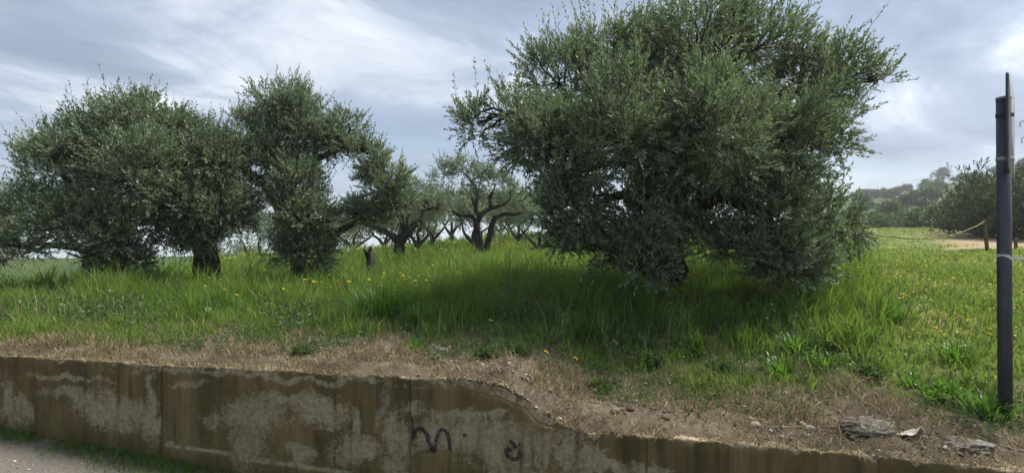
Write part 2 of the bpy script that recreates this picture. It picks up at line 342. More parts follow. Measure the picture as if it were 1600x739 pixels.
Uw = np.concatenate([np.arange(-24, -4.9, 0.25), np.arange(-4.85, 3.4, 0.013), np.arange(3.4, 9.0, 0.15)])
nz = 52; zt = walltop(Uw); tz = np.linspace(0, 1, nz)
patches = [(180,640,78,32,0),(118,616,60,12,0),(40,642,20,24,0),(14,640,14,50,0),(236,640,10,60,0),(246,668,14,26,0),(330,650,18,16,0),(398,652,55,38,0),(388,694,34,36,0),(455,622,60,13,0),
 (500,640,52,30,0),(560,700,46,30,0),(552,660,12,26,0),(622,695,20,60,0),(598,640,8,30,0),(655,636,20,9,0),(682,641,14,8,0),(722,640,36,9,0),(770,642,30,8,0),(680,678,46,34,0),(800,704,86,46,0),(742,682,54,42,0),
 (890,704,22,42,0),(924,718,32,24,0),(960,735,40,10,0),(300,600,40,5,0),(110,590,90,4,0),(470,712,30,16,0),(1010,735,30,14,0),(430,590,300,4,0)]
uu, tt = np.meshgrid(Uw, tz, indexing='ij'); zb = roadz(Uw)-0.15
zz_ = zb[:, None] + (zt-zb)[:, None]*tt**0.8
palea = np.zeros_like(uu)
wx, wz = (fbm(uu*6, zz_*6, 81, 4)-0.5), (fbm(uu*6, zz_*6, 85, 4)-0.5)
for (px, py, rx, ry, _) in patches:
    u0, z0 = onwall(px, py); d = 3.463/(1+0.189*(px-CX)/F); a, c = rx/F*d*1.02, ry/F*d
    q = np.hypot((uu-u0+wx*0.16)/a, (zz_-z0+wz*0.16)/c); palea = np.maximum(palea, np.clip(1.05-q*0.58, 0, 1)*(0.62+0.28*vnoise(uu*45, zz_*5, 88)+0.35*fbm(uu*9, zz_*9, 89, 4)))
outv = (uu < -4.3) | (uu > 2.9)
palea = np.where(outv, sstep(0.45, 0.7, fbm(uu*2, zz_*3, 90, 4)), palea)
topd = zt[:, None]-zz_
palea = np.maximum(palea, 0.8*sstep(0.03, 0.004, topd+(fbm(uu*14, uu*0, 91, 3)-0.42)*0.09))
mossa = sstep(0.28, 0.0, zz_-roadz(uu)-0.02+(fbm(uu*5, zz_*5, 93, 3)-0.5)*0.35) + 0.6*sstep(0.52, 0.66, fbm(uu*2.4, zz_*2.4, 95, 4))
streak = 0.55*sstep(0.60, 0.78, fbm(uu*16, zz_*0.9, 97, 3))*sstep(0.55, 0.0, topd) 
for pj in (252, 640, 1010):                         # joints between the pours
    uj = onwall(pj, 640)[0]; streak = np.maximum(streak, 0.8*np.exp(-((uu-uj)/0.008)**2))
# front face: small bulges, scabs and open joints; the foot below the seam stands a finger proud
sa, sb = onwall(260, 690), onwall(540, 739); slope = (sb[1]-sa[1])/(sb[0]-sa[0]); seam = sa[1]+(uu-sa[0])*slope
foot = sstep(0.004, -0.004, zz_-seam)*(uu > sa[0])*0.02
palea = np.where((np.abs(zz_-seam+0.004) < 0.010) & (uu > sa[0]), 1.0, palea)
disp = (fbm(uu*3, zz_*3, 99, 4)-0.5)*0.02 + 0.004*sstep(0.5, 0.3, palea) + foot - 0.012*np.exp(-((uu-onwall(252, 640)[0])/0.006)**2) - 0.012*np.exp(-((uu-onwall(640, 640)[0])/0.006)**2)
erode = sstep(-0.55, -0.25, uu)*sstep(0.45, 0.15, uu)
disp = disp - (0.012+0.09*erode)*sstep(0.05+0.05*erode, 0, topd)*fbm(uu*9, zz_*9, 101, 3)*1.6
x, y = xy(uu, -disp); front = np.stack([x, y, zz_], -1)
nb = 5; sb_ = np.linspace(0.03, WT-0.02, nb)
tu, tv = np.meshgrid(Uw, sb_, indexing='ij'); x, y = xy(tu, tv+0.0); tzp = np.repeat(zt[:, None], nb, 1) - 0.012 + (fbm(tu*9, tv*9, 103, 3)-0.35)*0.03; top = np.stack([x, y, tzp], -1)
x, y = xy(Uw, np.full_like(Uw, WT)); backv = np.stack([x, y, zb], -1)[:, None]
V = np.concatenate([front, top, backv], 1); rows = V.shape[1]; i = np.arange(len(Uw)-1)[:, None]*rows + np.arange(rows-1)[None]
q = np.stack([i, i+rows, i+rows+1, i+1], -1).reshape(-1, 4)
def ext(a, v): return np.concatenate([a, np.full((len(Uw), nb+1), v)], 1)
bf = Buf(); bf.add(V, None, q, rnd=np.zeros(V.shape[0]*rows))
wall = obj('retaining_wall', bf.mesh('retaining_wall', wall_m, True, {'pale': ext(palea, 0.75), 'moss': ext(np.clip(mossa, 0, 1), 0.1), 'streak': ext(np.clip(streak, 0, 1), 0.0)}))
tag(wall, 'low concrete retaining wall streaked with brown algae, black paint scrawls on it', 'wall')
paint_m, t, b = mat('black_paint', (0.012, 0.012, 0.018), 0.6, 0.3)
b.inputs['Alpha'].default_value = 1; t.links.new(ramp(t, tex(t, 130, 3, .7), [(.38, .1), (.56, .95)]), b.inputs['Alpha'])
def ribbon(buf, pts, w):
    pts = np.array([onwall(*p) for p in pts]); n = len(pts)*5
    tt = np.linspace(0, len(pts)-1, n); uu_ = np.interp(tt, np.arange(len(pts)), pts[:, 0]); zz2 = np.interp(tt, np.arange(len(pts)), pts[:, 1])
    if len(pts) > 3: 
        kf = np.ones(5)/5; uu_ = np.convolve(np.pad(uu_, 2, 'edge'), kf, 'valid'); zz2 = np.convolve(np.pad(zz2, 2, 'edge'), kf, 'valid')
    d = unit(np.gradient(np.stack([uu_, zz2], -1), axis=0)); nx = np.stack([-d[:, 1], d[:, 0]], -1)
    ww = 1.25*w*(0.75+0.5*vnoise(tt*3, tt*0, 7))*np.clip(np.minimum(tt+0.25, tt[-1]-tt+0.25)*2, 0.4, 1)
    L = []
    for sg in (-1, 1):
        a = uu_+sg*nx[:, 0]*ww/2; c = zz2+sg*nx[:, 1]*ww/2
        dd = (fbm(a*3, c*3, 99, 4)-0.5)*0.02 + 0.004
        x, y = xy(a, -dd-0.0035); L.append(np.stack([x, y, c], -1))
    Vv = np.concatenate(L); k = np.arange(n-1); buf.add(Vv, None, np.stack([k, k+1, n+k+1, n+k], -1))
Zq = lambda l: [(600+a/5.317, 600+b_/5.317) for a, b_ in l]
g1 = Buf(); ribbon(g1, Zq([(238, 270), (240, 340), (243, 465)]), 0.016)
ribbon(g1, Zq([(245, 440), (255, 390), (285, 360), (330, 372), (360, 420), (378, 490), (430, 572)]), 0.024)
ribbon(g1, Zq([(350, 556), (388, 540), (430, 566)]), 0.016)
ribbon(g1, Zq([(430, 560), (433, 460), (458, 388), (495, 370), (528, 400), (545, 470), (549, 560)]), 0.020)
obj('graffiti_scrawl', g1.mesh('graffiti_scrawl', paint_m), wall)['label'] = 'black spray paint scrawl like a double arch'
g1 = Buf(); ribbon(g1, Zq([(655, 418), (690, 428)]), 0.024); obj('paint_dot', g1.mesh('paint_dot', paint_m), wall)
g1 = Buf(); ribbon(g1, Zq([(1050, 455), (1075, 490), (1105, 525)]), 0.022)
ribbon(g1, Zq([(1068, 548), (1030, 528), (1012, 550), (1028, 590), (1075, 617), (1118, 608), (1134, 570), (1112, 538)]), 0.022)
ribbon(g1, Zq([(1132, 480), (1122, 505)]), 0.012)
obj('graffiti_face', g1.mesh('graffiti_face', paint_m), wall)['label'] = 'small black spray paint mark like a curled face'

# ------------------------------------------------------------------ olive trees
def leaves(buf, base, dirn, length, K, ll, lw, mat_i, spread=0.75, t0=0.12, droop=0.0, tone=None):
    """Opposite pairs of narrow leaves along each shoot. base, dirn (N,3), length (N)."""
    n = len(base); tt = t0 + (1-t0)*(np.arange(K)/(K-1))[None]*np.ones((n, 1)) + RNG.normal(0, 0.02, (n, K)); tt[:, -1] = 1.0
    d = np.repeat(dirn[:, None], K, 1).copy(); d[..., 2] -= droop*tt**1.5; dl = unit(d)
    p = base[:, None] + dirn[:, None]*(tt*length[:, None])[..., None]; p[..., 2] -= droop*length[:, None]*tt**2*0.4
    a0 = unit(np.cross(dirn, RNG.normal(0, 1, (n, 3)))); b0 = np.cross(dirn, a0)
    ang = (np.arange(K)//2*np.pi/2 + (np.arange(K) % 2)*np.pi)[None] + RNG.normal(0, 0.35, (n, K))
    side = np.cos(ang)[..., None]*a0[:, None] + np.sin(ang)[..., None]*b0[:, None]
    sp = np.clip(RNG.normal(spread, 0.22, (n, K)), 0.1, 1.4)*(1-0.5*tt**2)
    ld = unit(dl*np.cos(sp)[..., None] + side*np.sin(sp)[..., None])
    wd = unit(np.cross(ld, dl + 0.8*RNG.normal(0, 1, (n, K, 3))))
    nn = np.cross(ld, wd); L = ll*(1-0.45*tt**3)*RNG.uniform(0.75, 1.2, (n, K)); Wd = lw*RNG.uniform(0.8, 1.2, (n, K))
    mid = p + ld*(L*0.5)[..., None] - nn*(L*0.03)[..., None]
    up = nn*(Wd*0.22)[..., None]
    V = np.stack([p, mid - wd*(Wd/2)[..., None] + up, p + ld*L[..., None] - nn*(L*0.08)[..., None], mid + wd*(Wd/2)[..., None] + up], 2).reshape(-1, 3)
    m = n*K; k = np.arange(m)[:, None]*4
    tr = np.concatenate([k+[[0, 1, 2]], k+[[0, 2, 3]]])
    r = np.clip(RNG.normal(0.42, 0.2, (n, K)) + (0 if tone is None else tone[:, None]) + 0.22*tt**3, 0, 1)
    buf.add(V, tr, None, mat_i, np.repeat(r.ravel(), 4))
def twigs(buf, base, dirn, length, r0, mat_i, droop=0.0):
    n = len(base); a = unit(np.cross(dirn, RNG.normal(0, 1, (n, 3)))); b_ = np.cross(dirn, a); V = []
    for tt in (0, 1.0):
        c = base + dirn*(length*tt)[:, None]; c[:, 2] -= droop*length*tt**2*0.4
        for k in range(3): V.append(c + (a*math.cos(k*2.094)+b_*math.sin(k*2.094))*r0*(1.05-0.85*tt))
    V = np.stack(V, 1); k = np.arange(n)[:, None]*6; q = []
    for s in (0,):
        for j in range(3): q.append(k+[[s+j, s+(j+1) % 3, s+3+(j+1) % 3, s+3+j]])
    buf.add(V.reshape(-1, 3), None, np.concatenate(q), mat_i, np.full(n*6, 0.5))

def olive_tree(label, base, trunk, lobes, ll=0.062, lw=0.015, K=16, shoots=4500, slen=(0.28, 0.5), leafm=None, group=None, twig_r=0.004, cat='olive tree', name='olive_tree', limbw=1.0, up=0.7, clump=0.195):
    """trunk: list of (points, radii). lobes: (centre, (rx, ry, rz), weight, limb start index or None)."""
    base = np.array(base, float); root = thing(name, base, label, cat, group)
    tb = Buf()
    for k, (pts, rad) in enumerate(trunk):
        pts = np.asarray(pts, float); t_ = np.linspace(0, len(pts)-1, 4*len(pts)); s_ = np.arange(len(pts))
        pp = np.stack([np.interp(t_, s_, pts[:, c]) for c in range(3)], -1); kf = np.array([1, 2, 3, 2, 1])/9
        pp[2:-2] = np.stack([np.convolve(pp[:, c], kf, 'valid') for c in range(3)], -1)
        tube(tb, pp, np.interp(t_, s_, rad), 14, 0, 0.28, k*3+1)
    ends = np.concatenate([np.asarray(p)[1:] for p, _ in trunk]); erad = np.concatenate([np.asarray(r)[1:] for _, r in trunk])
    cb = Buf(); tot = sum(l[2] for l in lobes)
    for (c, R, w) in lobes:
        c = np.asarray(c, float); R = np.asarray(R, float)
        d = np.linalg.norm(ends-c, axis=1) + np.maximum(ends[:, 2]-c[2], 0)*1.5; j = int(np.argmin(d)); lr = min(erad[j]*0.75, 0.02+0.035*np.linalg.norm(c-ends[j])+0.02)*limbw
        bend = np.array([*RNG.normal(0, 0.12, 2), 0.10])*np.linalg.norm(c-ends[j])
        lp = curve(ends[j], c, bend, 9, 0.02*np.linalg.norm(c-ends[j])); tube(tb, lp, np.linspace(lr, lr*0.3, 9), 7, 0, 0.2, j)
        n = max(12, int(shoots*w/tot)); nc = max(7, int(n/34))
        cd = unit(RNG.normal(0, 1, (nc, 3))); cr = RNG.uniform(0.25, 1.0, nc)**0.55
        cc = c + cd*cr[:, None]*R*0.74
        for k in range(nc):                          # secondary branches out to each clump
            st = lp[RNG.integers(5, 9)]
            tube(tb, curve(st, cc[k], RNG.normal(0, 0.06, 3), 4), [lr*0.3+0.003, lr*0.22+0.002, lr*0.15+0.002, twig_r], 4, 0, cap=False)
        idx = RNG.integers(0, nc, n); ctone = RNG.normal(0.03, 0.17, nc)
        off = RNG.normal(0, 1, (n, 3))*R*clump
        bp = cc[idx] + off*0.75
        outw = unit((bp-c)/R); dr = unit(outw*0.6 + unit(off)*0.4 + np.array([0, 0, up]) + RNG.normal(0, 0.3, (n, 3)))
        low = bp[:, 2] < c[2]-R[2]*0.35
        dr[low] = unit(dr[low] + np.array([0, 0, -0.35]))
        L = RNG.uniform(*slen, n); wisp = (RNG.random(n) < 0.12) & (bp[:, 2] > c[2]+0.25*R[2]); L[wisp] *= RNG.uniform(1.5, 2.5, wisp.sum()); dr[wisp] = unit(dr[wisp]+[0, 0, .7])
        leaves(cb, bp, dr, L, K, ll, lw, 0, droop=0.25, tone=ctone[idx] + RNG.normal(0, 0.06, n))
        if twig_r < 0.006: twigs(cb, bp, dr, L, twig_r, 1, 0.25)
    obj('trunk', tb.mesh('trunk', bark, True, origin=base), root)
    obj('crown', cb.mesh('crown', [leafm or olive, twig_m], False, origin=base), root)
    return root
def L3(px, py, rpx, D, ry=1.0, rd=1.0, w=None, sq=1.0):
    r = rpx*D/F; return (P(px, py, D), (r, r*rd, r*ry), (w if w else 1.0)*(rpx*D/600)**2)
def tbase(px, D): x = (px-CX)/F*D; return np.array([x, D, gz(x, D)])

# big tree beside the pole
b0 = tbase(1052, 7.4)
T = [([b0+[0, 0, -0.15], b0+[0.0, 0, 0.15], P(1050, 385, 7.2), P(1040, 340, 7.2)], [0.25, 0.2, 0.17, 0.16]),
     ([P(1045, 350, 7.2), P(1010, 290, 7.0), P(960, 220, 6.9)], [0.15, 0.11, 0.07]), ([P(1040, 345, 7.2), P(1080, 270, 7.3), P(1110, 150, 7.4)], [0.15, 0.12, 0.07]),
     ([P(1048, 360, 7.2), P(1120, 300, 7.0), P(1220, 230, 6.8)], [0.14, 0.11, 0.07]), ([P(1110, 300, 7.0), P(1190, 330, 6.4), P(1215, 370, 6.1)], [0.1, 0.07, 0.05])]
lob = [L3(815,195,78,6.3,.8,1.1), L3(750,192,40,6.3,.65,1,.9), L3(875,130,68,6.9,1.0), L3(945,95,72,7.2,1.1,1,.8), L3(1010,85,70,7.3,1,1,.9), L3(1085,75,95,7.0,.9,1.2), L3(1180,75,90,7.2,.85,1.2),
       L3(1265,110,75,7.0,.9,1), L3(1330,110,52,6.8,.9,1,.6), L3(1370,125,34,6.8,.7,1,.45), L3(880,245,95,6.0,.9), L3(985,200,110,5.7,1.0,.9), L3(1110,195,125,5.6,.95,.9), L3(1225,210,100,6.1,1.0), L3(1300,200,52,6.4,1,1,.7),
       L3(905,330,66,5.9,.9,.9), L3(985,345,75,5.7,.95,.9), L3(1010,398,40,5.6,.85,.9,2.0), L3(1085,320,80,5.9,.85,.9), L3(1195,330,88,6.0,.95), L3(1215,395,50,5.8,.85,.9,1.7), L3(1285,330,60,6.5,1.15,1,.8), L3(1315,365,40,6.5,.9,1,1.1), L3(925,385,44,5.8,.7,1,1.5), L3(1095,375,38,5.9,.6,1,.8), L3(960,392,40,5.7,.6,.9,1.3), L3(1150,382,46,5.8,.7,.9,1.3), L3(1262,392,40,6.0,.8,.9,1.4), L3(880,375,34,6.0,.7,.9,1), L3(1040,402,34,5.7,.7,.9,1.6), L3(1005,420,30,5.6,.7,.9,1.6), L3(1210,424,36,5.7,.6,.9,1.6), L3(1255,415,32,5.9,.7,.9,1.3), 
       L3(900,210,100,8.4,1,1,.6), L3(1050,170,130,8.8,1,1,.6), L3(1200,190,120,8.6,1,1,.6), L3(1120,300,95,8.4,.8,1,.5)]
olive_tree('big dense olive tree beside the sign pole, leafy skirt hanging to the grass', b0, T, lob, 0.068, 0.0185, 15, 14500, (0.16, 0.34))

# the row of trees over the left end of the wall
b1 = tbase(160, 9.5)
T = [([b1+[0, 0, -0.2], b1+[0, 0, 0.15], P(160, 395, 9.5), P(165, 350, 9.5)], [0.46, 0.36, 0.28, 0.22]), ([P(163, 365, 9.5), P(120, 300, 9.5), P(100, 250, 9.4)], [0.2, 0.14, 0.08]), ([P(165, 360, 9.5), P(200, 280, 9.5), P(200, 200, 9.5)], [0.2, 0.14, 0.08])]
lob = [L3(190,190,60,9.5,1), L3(150,215,56,9.6,1), L3(245,212,50,9.7,1.1), L3(120,265,76,9.2,.9), L3(55,225,26,9.5,.8,1,.6), L3(70,260,44,9.4,.8,1,.8), L3(50,325,58,9.2,.9), L3(215,270,80,9.0,1), L3(120,345,72,8.9,.8,1,1.3), L3(40,385,40,9.2,.6,1,.5), L3(190,355,60,8.9,.9,1,1.4), L3(205,405,34,9.0,.9,1,1.5), L3(160,395,30,9.0,.8,1,.9), L3(170,250,90,10.3,1,1,.5), L3(245,250,60,10.2,1,1,.5)]
olive_tree('tall olive tree with thick dark double trunk hidden by basal shoots', b1, T, lob, 0.076, 0.025, 11, 7000, (0.17, 0.34))
b2 = tbase(325, 10.0)
T = [([b2+[0, 0, -0.2], b2+[0, 0, 0.12], P(320, 400, 10), P(312, 370, 10)], [0.31, 0.25, 0.21, 0.2]), ([P(314, 375, 10), P(295, 320, 10), P(290, 250, 10)], [0.17, 0.13, 0.08]), ([P(318, 380, 10), P(350, 330, 9.8), P(345, 260, 9.9)], [0.16, 0.12, 0.07])]
lob = [L3(300,235,60,9.8,.9), L3(345,250,55,9.8,.9), L3(290,310,68,9.5,.85), L3(345,320,58,9.6,.8), L3(265,350,46,9.4,.8,1,1.4), L3(320,362,46,9.5,.7,1,1.3), L3(275,200,34,10,.8,1,.7), L3(320,270,80,10.6,1,1,.5)]
olive_tree('round olive tree on a bare leaning trunk with yellow flowers at its foot', b2, T, lob, 0.076, 0.024, 11, 5000, (0.17, 0.34))
b3 = tbase(470, 10.6)
T = [([b3+[0, 0, -0.2], P(468, 390, 10.7), P(440, 330, 10.8), P(412, 285, 10.8)], [0.2, 0.13, 0.12, 0.11]), ([P(412, 285, 10.7), P(385, 275, 10.7), P(380, 235, 10.7), P(400, 190, 10.7)], [0.11, 0.10, 0.08, 0.05]), ([P(440, 325, 10.7), P(470, 260, 10.6), P(545, 225, 10.5), P(590, 245, 10.4)], [0.09, 0.07, 0.05, 0.03])]
lob = [L3(430,165,52,10.6,.9), L3(385,200,40,10.7,.9), L3(470,165,42,10.6,.8,1,.8), L3(490,205,56,10.5,.85,1,1.5), L3(520,222,36,10.4,.8,1,1.1), L3(545,195,36,10.5,.9,1,.7), L3(440,225,54,10.5,.8,1,1.3), L3(412,252,40,10.3,.9,1,1.2), L3(466,285,48,9.9,.9,1,1.8), L3(476,335,52,9.8,.9,1,2.2), L3(478,388,46,9.8,.8,1,2.2), L3(575,250,40,10.4,.8), L3(600,285,46,10.3,.9,1,1.4), L3(585,325,40,10.3,.8,1,1.4), L3(618,320,28,10.3,.8,1,1.4), L3(450,215,60,11.4,.9,1,.4), L3(545,235,34,10.6,.7,1,.8)]
olive_tree('arching olive tree with crooked bare limb and drooping outer branches', b3, T, lob, 0.076, 0.024, 11, 6300, (0.17, 0.34))
b4 = tbase(-60, 12)
T = [([b4+[0, 0, -0.2], b4+[0, 0, 0.9], b4+[0.1, 0, 1.4]], [0.3, 0.22, 0.16])]
lob = [L3(-40,330,60,12,.9), L3(10,325,36,11.8,1.0), L3(15,370,38,11.6,.9), L3(-90,320,60,12,.9), L3(-20,385,40,11.8,.8), L3(5,410,30,11.6,.5,1,.5)]
olive_tree('pale grey-green olive tree past the double-trunked tree', b4, T, lob, 0.085, 0.024, 12, 1300, (0.28, 0.48), olive_pale)

# orchard beyond, trunk by trunk
def orchard(px, py, D, wpx, hpx, label, limbs=None, seed=1, shoots=520, dense=1.0, group='olive trees in the orchard behind', leafm=None):
    x = (px-CX)/F*D; g0 = gz(x, D); b_ = np.array([x, D, g0]); sc_ = D/F
    rs = np.random.default_rng(seed); W, H = wpx*sc_, hpx*sc_; tw = max(0.08, 0.043*H)
    T = []; fk = b_+[0, 0, 0.16*H]; T.append(([b_+[0, 0, -0.1], b_+[0, 0, 0.1], fk], [tw*1.35, tw*1.05, tw*0.95])); tips = []
    for (lx, lz, dx, dz) in (limbs or [(-0.22, 0.36, -0.3, 0.62), (0.2, 0.34, 0.3, 0.6), (0.02, 0.4, 0.05, 0.7)]):
        yo = rs.normal(0, 0.12)*W
        p1 = b_+[lx*W, yo*0.5, lz*H]; p2 = b_+[dx*W, yo, dz*H]; j_ = lambda: rs.normal(0, 0.035, 3)*H; e1 = fk*.5+p1*.5+j_()*.6+[0, 0, .02*H]; e2 = p1*.5+p2*.5+j_()*1.3; T.append(([fk-[0, 0, 0.04*H], e1, p1+j_(), e2, p2], [tw*0.72, tw*0.58, tw*0.42, tw*0.28, tw*0.13])); tips.append(p2)
    lob = []
    for p in tips:
        for k in range(3):
            o = np.array([rs.normal(0, 0.13)*W, rs.normal(0, 0.16)*W, rs.normal(0.10, 0.1)*H]); r = W*rs.uniform(0.17, 0.27)
            lob.append((p+o, (r, r, r*0.8), rs.uniform(0.6, 1.2)))
    big = D/20
    return olive_tree(label, b_, T, lob, 0.1*max(1, big), 0.04*max(1, big), 11, int(shoots*dense*1.35), (0.3*max(1, big**.5), 0.5*max(1, big**.5)), leafm or (olive_mid if seed % 2 else olive_pale), group, 0.006, limbw=1.0, up=0.5, clump=0.34)
b6 = tbase(625, 17.0); q = lambda *pp, D=17.0: [P(a, b_, D) for a, b_ in pp]
T = [([b6-[0, 0, .15], b6+[0, 0, .15], P(624, 374, 17)], [.24, .19, .16]), (q((623, 378), (612, 368), (598, 361), (580, 353), (566, 347), (556, 340)), [.13, .11, .09, .075, .06, .04]), (q((626, 378), (636, 366), (646, 352), (656, 344), (660, 330), (668, 312)), [.15, .13, .12, .10, .08, .04]), (q((624, 376), (629, 360), (626, 344), (632, 325)), [.12, .1, .08, .04]), (q((640, 362), (634, 348), (640, 332)), [.08, .06, .04])]
olive_tree('open olive tree whose dark limbs fork low, behind the cut stump', b6, T, [L3(590,332,26,17,.9,1,.8), L3(566,330,18,17,.8,1,.6), L3(640,318,30,16.8,.9), L3(668,312,27,17,.9), L3(614,318,28,17.2,.9), L3(655,345,13,16.8,.8), L3(684,326,19,17,.9,1,.8), L3(640,300,22,17.2,.8,1,.7)], 0.09, 0.034, 11, 900, (.25, .45), olive_mid, None, .006)
b7 = tbase(755, 19.0); q = lambda *pp: [P(a, b_, 19.0) for a, b_ in pp]
T = [(np.r_[[b7+[-.12, 0, -.15]], q((750, 380), (746, 362), (744, 346))], [.18, .14, .125, .12]), (np.r_[[b7+[.1, 0, -.15]], q((760, 384), (766, 364), (768, 350), (776, 338))], [.15, .12, .105, .10, .085]), (q((745, 350), (737, 336), (722, 338), (708, 332), (702, 318)), [.085, .07, .055, .045, .03]), (q((745, 348), (752, 334), (768, 326), (786, 320), (796, 312)), [.095, .08, .07, .055, .035]), (q((748, 342), (742, 322), (748, 304), (738, 284), (722, 268)), [.08, .065, .055, .045, .025]), (q((774, 340), (788, 334), (802, 336), (816, 332)), [.085, .075, .06, .04]), (q((768, 328), (764, 312), (772, 296)), [.09, .07, .04])]
olive_tree('olive tree on two bare dark trunks with gaps in its tall crown', b7, T, [L3(694,274,24,19,.8), L3(722,262,26,19,.7), L3(742,280,20,19,.8,1,.8), L3(770,288,30,19,.9), L3(796,298,24,18.8,1), L3(700,318,18,19,.8,1,.6), L3(738,308,20,19.2,.8,1,.7), L3(818,322,16,19,.8), L3(765,310,20,19.3,.7,1,.6)], 0.09, 0.036, 11, 950, (.25, .48), olive_mid, None, .006)
orchard(842, 384, 22, 110, 90, 'low forked olive tree half hidden behind the big tree', None, 7, 520)
G2 = 'small olives seen under the arching tree'
for k, (px, D, w, h, d, lb, gp) in enumerate([
    (652, 24, 90, 95, 1, 'small olive tree directly behind the low-forking tree', None), (676, 30, 80, 85, 1, 'slender olive tree in the gap between the forked tree and the twin-trunked tree', None),
    (740, 27, 90, 90, 1, 'small olive tree whose trunk shows just behind the twin-trunked tree', None), (706, 37, 75, 75, .8, 'tiny far olive tree on the grass crest beside the twin-trunked tree', 'far olives on the crest'),
    (640, 45, 70, 60, .7, 'tiny far olive tree on the grass crest beside the twin-trunked tree', 'far olives on the crest'), (810, 30, 80, 80, 1, 'small olive tree behind the low forked one next to the big tree', None),
    (782, 43, 60, 60, .8, 'thin-stemmed olive of the pair on the meadow crest', 'pair of thin olives on the crest'), (795, 44, 60, 62, .8, 'thin-stemmed olive of the pair on the meadow crest', 'pair of thin olives on the crest'),
    (554, 28, 90, 80, .9, 'small pale olive showing under the arching tree\'s drooping branches', G2), (600, 34, 80, 75, .8, 'small pale olive showing under the arching tree\'s drooping branches', G2), (520, 36, 80, 70, .8, 'small pale olive showing under the arching tree\'s drooping branches', G2),
    (405, 25, 100, 85, 1, 'pale olive framed between the round tree and the arching tree', None), (365, 34, 80, 70, .8, 'farther pale olive just past the round tree\'s bare trunk', None), (870, 36, 80, 80, .8, 'small olive almost hidden by the big tree\'s hanging leaves', None)]):
    orchard(px, 0, D, w, h, lb, None, 20+k, 480, d, gp)

# trees and scrub at the edge of the track
def shrub(label, base, W, H, n, leafm, ll, name='shrub', cat='shrub', group=None, seed=0):
    rs = np.random.default_rng(seed); base = np.array(base, float); root = thing(name, base, label, cat, group)
    cb = Buf(); tb = Buf(); m = 14
    for k in range(m):
        c = base + np.array([rs.uniform(-.5, .5)*W, rs.uniform(-.4, .4)*W, H*rs.uniform(0.3, 0.82)]); c[2] -= 0.25*H*(abs(c[0]-base[0])/(0.5*W))**2
        tube(tb, curve(base+[rs.normal(0, .05)*W, 0, -0.05], c, rs.normal(0, 0.05*W, 3), 5), np.linspace(0.035*H, 0.008*H, 5), 5)
        nn_ = n//m; R = np.array([W*0.2, W*0.2, H*0.22]); o = RNG.normal(0, 0.5, (nn_, 3)); bp = c+o*R
        dr = unit(o + RNG.normal(0, .4, (nn_, 3)) + [0, 0, .5]); L = RNG.uniform(0.07, 0.12, nn_)*H
        leaves(cb, bp, dr, L, 8, ll, ll*0.42, 0, tone=np.full(nn_, rs.normal(0, 0.15)))
    obj('trunk', tb.mesh('trunk', bark, True, origin=base), root); obj('crown', cb.mesh('crown', leafm, origin=base), root)
    return root
for k, (px, D, w, h) in enumerate([(1512, 32, 2.6, 2.6), (1545, 29, 3.4, 3.7), (1590, 27, 4.0, 4.2), (1640, 26, 4.4, 4.4), (1700, 26, 4.4, 4.2), (1492, 38, 2.6, 1.9)]):
    shrub('dark olive tree in the line along the far edge of the track', tbase(px, D), w, h, 1350, hill_leaf, 0.165, 'field_edge_tree', 'tree', 'dark trees lining the track', 70+k)
for k, (px, D, w, h) in enumerate([(1455, 56, 4, 2.2), (1432, 66, 4.5, 2.0), (1478, 52, 4, 2.6), (1402, 74, 5, 2.0), (1372, 68, 5, 1.8), (1345, 76, 5, 2.2)]):
    shrub('mid green bush at the foot of the hill past the rope', tbase(px, D), w, h, 420, shrub_leaf, 0.4, 'bush', 'bush', 'bushes at the foot of the hill', 90+k)
# hillside trees: three forms, copied
proto = [shrub('x', (0, 0, 0), 6, 5.5, 700, m_, 0.6, 'hillside_tree', 'tree', None, 110+k) for k, m_ in enumerate((hill_leaf, shrub_leaf, hill_leaf))]
used = set()
def plant(kind, px, D, s, label, group, tall=1.0):
    b_ = tbase(px, D); src = proto[kind]
    if kind in used:
        o = src.copy(); C.objects.link(o)
        for ch in src.children:
            c = ch.copy(); C.objects.link(c); c.parent = o
    else: o = src; used.add(kind)
    o.location = b_; o.scale = (s, s, s*tall); o.rotation_euler = (0, 0, RNG.uniform(0, 6.28)); tag(o, label, 'tree', group); return o
rs = np.random.default_rng(12)
for k in range(58):
    px = rs.uniform(1335, 1620); D = rs.uniform(90, 235)
    plant(int(rs.integers(0, 3)), px, D, rs.uniform(0.3, 0.7), 'rounded tree or bush growing on the hazy hillside slope', 'trees on the hillside slope')
for k, px in enumerate(np.linspace(1338, 1500, 19)):
    if abs(px-1474) < 22: continue
    plant((0, 2, 1)[k % 3], px+rs.uniform(-4, 4), rs.uniform(255, 285), rs.uniform(0.5, 0.95), 'bluish hazy tree on the crest of the hill', 'trees on the hill crest', rs.uniform(0.9, 1.3))
# lone tall pine on the crest
b5 = tbase(1474, 262); root = thing('pine_tree', b5, 'lone tall tree with round top above the hill crest', 'tree'); tb, cb = Buf(), Buf(); hh = P(0, 271, 262)[2]-b5[2]
tube(tb, curve(b5-[0, 0, .3], b5+[-0.4, 0, hh*0.9], [.2, 0, 0], 6), np.linspace(0.35, 0.15, 6), 6)
for k, (dx, dz) in enumerate([(0, 0), (-2, -0.5), (2.2, .3), (0.5, 1.6), (-1.6, 1.0), (1.6, -1.2), (-2.6, -2.0), (2.8, 1.3)]):
    c = b5+[dx-0.4, rs.normal(0, 1.2), hh+dz]; o = RNG.normal(0, .5, (70, 3)); tube(tb, curve(b5+[-0.3, 0, hh*0.7], c, [0, 0, .2], 4), np.linspace(0.14, 0.05, 4), 4)
    leaves(cb, c+o*[1.5, 1.5, 1.2], unit(o+[0, 0, .4]), np.full(70, 0.7), 8, 0.55, 0.22, 0)
